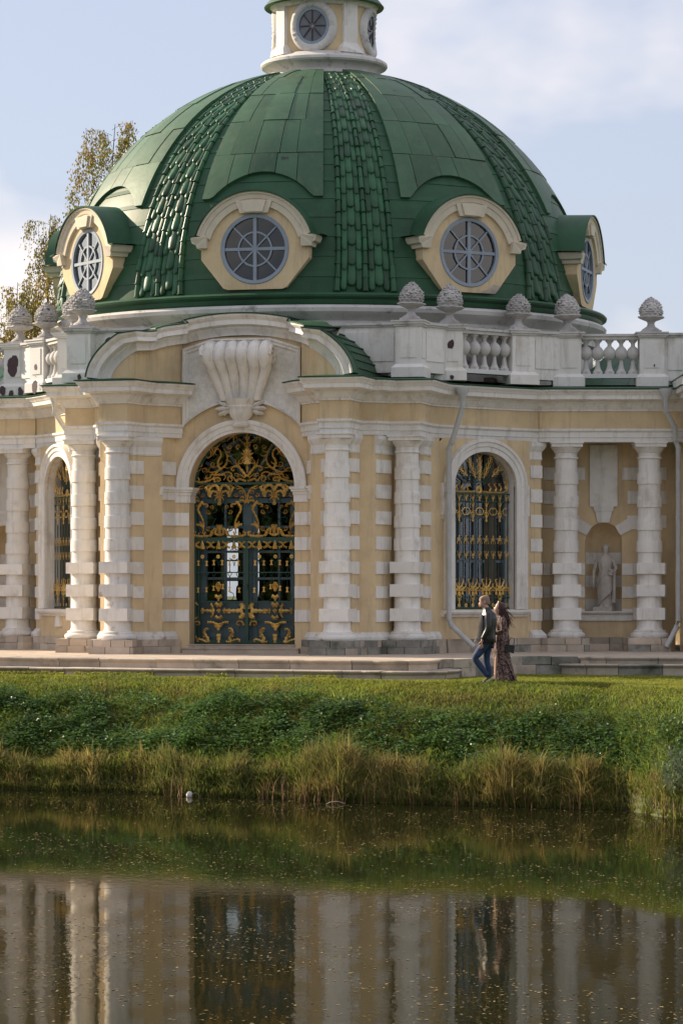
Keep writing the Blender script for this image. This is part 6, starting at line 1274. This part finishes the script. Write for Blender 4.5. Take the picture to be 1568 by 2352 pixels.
# silver willow bush at the right edge of the pond
def bush(name, X0, Z0, r, h, n, m, label):
    e = empty(name, None, (X0*S, -Z0*S, WZ*S)); tag(e, label, 'shrub'); tips = []; st_ = MB()
    for i in range(34):
        a, t = RNG.uniform(0, 2*np.pi), RNG.uniform(0.1, 0.9); q = (r*t*math.cos(a), -r*t*math.sin(a), h*RNG.uniform(0.6, 1.0)*(1-0.35*t*t)); tips.append(q)
        st_.tube([(0.1*math.cos(a), -0.1*math.sin(a), 0), (q[0]*0.5, q[1]*0.5, q[2]*0.6), q], [0.018, 0.012, 0.005], 5)
    st_.build('stem', 'bark', e); P, D = [], []
    per = n//34
    for q in tips:
        t = RNG.uniform(0.35, 1.05, per)[:, None]; pts = np.array(q)*t+RNG.normal(0, 0.07, (per, 3)); pts[:, 2] = np.array(q)[2]*t[:, 0]*0.98+RNG.normal(0, 0.05, per)
        P.append(pts); D.append(np.tile(q, (per, 1))*0.6+RNG.normal(0, 0.45, (per, 3)))
    P, D = np.concatenate(P), np.concatenate(D); leaves(P, D, RNG.uniform(0.06, 0.11, len(P)), RNG.uniform(0.014, 0.024, len(P)), m, 'foliage', None, parent=e, droop=0.1)
bush('willow_bush', 5.75, 23.6, 0.85, 1.15, 9000, 'willow', 'silvery willow bush leaning over the water at the bank corner')
# ---------------------------------------------------------------- trees
def birch(X0, Z0, top, crown_lo, rad, nleaf, label, seed, mleaf='birch_leaf', lean=0.0):
    rg = np.random.default_rng(seed); e = empty('birch_tree', None, (X0*S, -Z0*S, 0)); tag(e, label, 'tree', 'trees behind the pavilion')
    t = MB(); pts = [(lean*(z/top)**2+0.08*math.sin(z*0.9+seed), 0.06*math.cos(z*0.7), z) for z in np.linspace(-0.1, top*0.93, 12)]
    t.tube(pts, [lerp(0.20, 0.008, (i/11)**0.7) for i in range(12)], 8)
    t.build('trunk', 'bark', e, smooth=60); br = MB(); P, D = [], []
    nb = 40
    for i in range(nb):
        z0 = lerp(crown_lo, top*0.93, (i/nb)); a = i*2.4+rg.uniform(-0.4, 0.4); f = (z0-crown_lo)/(top-crown_lo); ln = rad*(0.45+0.75*math.sin(math.pi*min(1, 0.18+0.75*f)))*rg.uniform(0.6, 1.15)*(1-0.45*f*f)
        b0 = np.array([lean*(z0/top)**2, 0, z0]); d_ = np.array([math.cos(a), math.sin(a), 0]); b1 = b0+d_*ln*0.5+[0, 0, ln*(0.45-0.3*f)]; b2 = b0+d_*ln+[0, 0, ln*0.15]
        br.tube([tuple(b0), tuple(b1), tuple(b2)], [q_*(1-0.75*f) for q_ in (0.016, 0.009, 0.004)], 5)
        for s_ in range(8):
            st = b0+(b2-b0)*rg.uniform(0.3, 1.03)+[0, 0, 0.12*ln]; L2 = rg.uniform(0.35, 1.15); sw = rg.normal(0, 0.10, 2); m_ = int(nleaf/nb/8)
            br.tube([tuple(st), tuple(st+[sw[0]*0.5, sw[1]*0.5, -L2*0.5]), tuple(st+[sw[0], sw[1], -L2])], [0.005, 0.003, 0.002], 3)
            u = rg.random(m_)**0.8; P.append(st+np.stack([sw[0]*u+rg.normal(0, 0.07, m_), sw[1]*u+rg.normal(0, 0.07, m_), -L2*u+rg.normal(0, 0.04, m_)], 1)); D.append(np.stack([rg.normal(0, 0.6, m_), rg.normal(0, 0.6, m_), -0.4-rg.random(m_)], 1))
    br.build('branches', 'bark', e); P, D = np.concatenate(P), np.concatenate(D)
    leaves(P, D, rg.uniform(0.05, 0.085, len(P)), rg.uniform(0.035, 0.06, len(P)), mleaf, 'crown', None, parent=e)
birch(-6.05, -14.0, 15.6, 8.4, 1.25, 13000, 'tall birch with golden autumn leaves rising behind the dome', 1, lean=0.25)
birch(-7.45, -13.0, 12.8, 6.0, 0.85, 8500, 'slimmer birch with drooping yellow-green leaves left of the dome', 2)
birch(-8.2, -12.0, 10.7, 5.5, 1.0, 8500, 'low birch with greenish leaves behind the pinecone finials at the left', 3)
birch(7.95, -14.0, 8.95, 5.0, 0.75, 3600, 'small leafy treetop showing above the balustrade at the right', 4)
birch(-4.6, -17.0, 6.5, 1.2, 1.3, 4000, 'broad green tree seen through the hall behind the gate', 5, mleaf='nettle')
# the wood on the near bank, behind the camera: it hangs in the window reflections
n = 26000; X = RNG.uniform(-75, 75, n); top_ = 8+2.5*np.sin(X*0.21)+1.5*np.sin(X*0.53+1); zz = RNG.random(n)**0.9*top_; Z = 92+RNG.uniform(0, 14, n)
leaves(np.stack([X, -Z, zz], 1), RNG.normal(0, 1, (n, 3)), RNG.uniform(1.0, 1.9, n), RNG.uniform(0.8, 1.4, n), 'bank', 'woodland', 'dense wood on the near bank of the pond')
# ---------------------------------------------------------------- on the water
n = 80000; X = RNG.uniform(-9, 9, n); Z = 17+29*RNG.random(n); kk = (Z > waterline(X)+0.05) & (RNG.random(n) < np.clip(0.22+0.9*fbm(X, Z, 0.55, 3)+0.5*fbm(X, Z, 1.7, 8)+0.4*np.exp(-(Z-waterline(X))/1.5)+0.25*(Z > 27), 0.04, 1)); X, Z = X[kk], Z[kk]; n = len(X); a = RNG.uniform(0, 6.28, n); l_ = 0.006+0.022*RNG.random(n)**2.2
P = np.stack([X, -Z, np.full(n, WZ+0.004)], 1); dx = np.stack([np.cos(a), np.sin(a), RNG.uniform(-0.02, 0.12, n)], 1)*l_[:, None]; dy = np.stack([-np.sin(a), np.cos(a), RNG.uniform(0, 0.1, n)], 1)*l_[:, None]*0.5
V_ = np.stack([P-dx, P+dy, P+dx, P-dy], 1).reshape(-1, 3)*S; o = np.arange(n)[:, None]*4
fl_ = npmesh('floating_leaves', V_, (o+np.array([[0, 1, 2, 0, 2, 3]])).ravel(), 3, 'leaf_float'); tag(fl_, 'small fallen leaves scattered over the pond surface', kind='stuff')
xs_, zs_ = (436-744)/136.5, 18.95
rock = MB(); nr = 14
rock.loft([[((0.075+0.012*math.sin(3*a+z*20))*math.cos(e)*math.cos(a), (0.06+0.01*math.cos(2*a))*math.cos(e)*math.sin(a), 0.085*math.sin(e)) for a in [2*math.pi*i/nr for i in range(nr)]] for e, z in [(R_(q), q/90) for q in (-80, -40, 0, 35, 65, 85)]], close=True, cap=True)
ro = rock.build('stone', 'white_worn', None, smooth=60); ro.scale = (0.7, 0.7, 0.7); ro.location = (xs_*S, -zs_*S, (WZ+0.035)*S); tag(ro, 'pale round stone lying at the waterline in the reeds', 'stone')
tw = MB(); tw.tube([(0.07+0.10*math.cos(a), 0, 0.10*math.sin(a)) for a in np.linspace(-0.4, 3.4, 14)], 0.006, 5); t_ = tw.build('bent_twig', 'stone', None); t_.scale = (0.7, 0.7, 0.7); t_.location = ((xs_+0.05)*S, -(zs_+0.03)*S, WZ*S); tag(t_, 'pale twig bent into a hoop beside the round stone', 'twig')
tw = MB(); tw.tube([(-0.2, 0, 0.0), (-0.1, -0.02, 0.05), (0.05, -0.03, 0.06), (0.2, -0.02, 0.01)], 0.008, 5); t_ = tw.build('curved_branch', 'stone_warm', None); t_.scale = (0.75, 0.75, 0.75); t_.location = ((770-744)/141*S, -20.75*S, (WZ+0.005)*S); tag(t_, 'pale curved branch lying in the water below the reeds', 'branch')
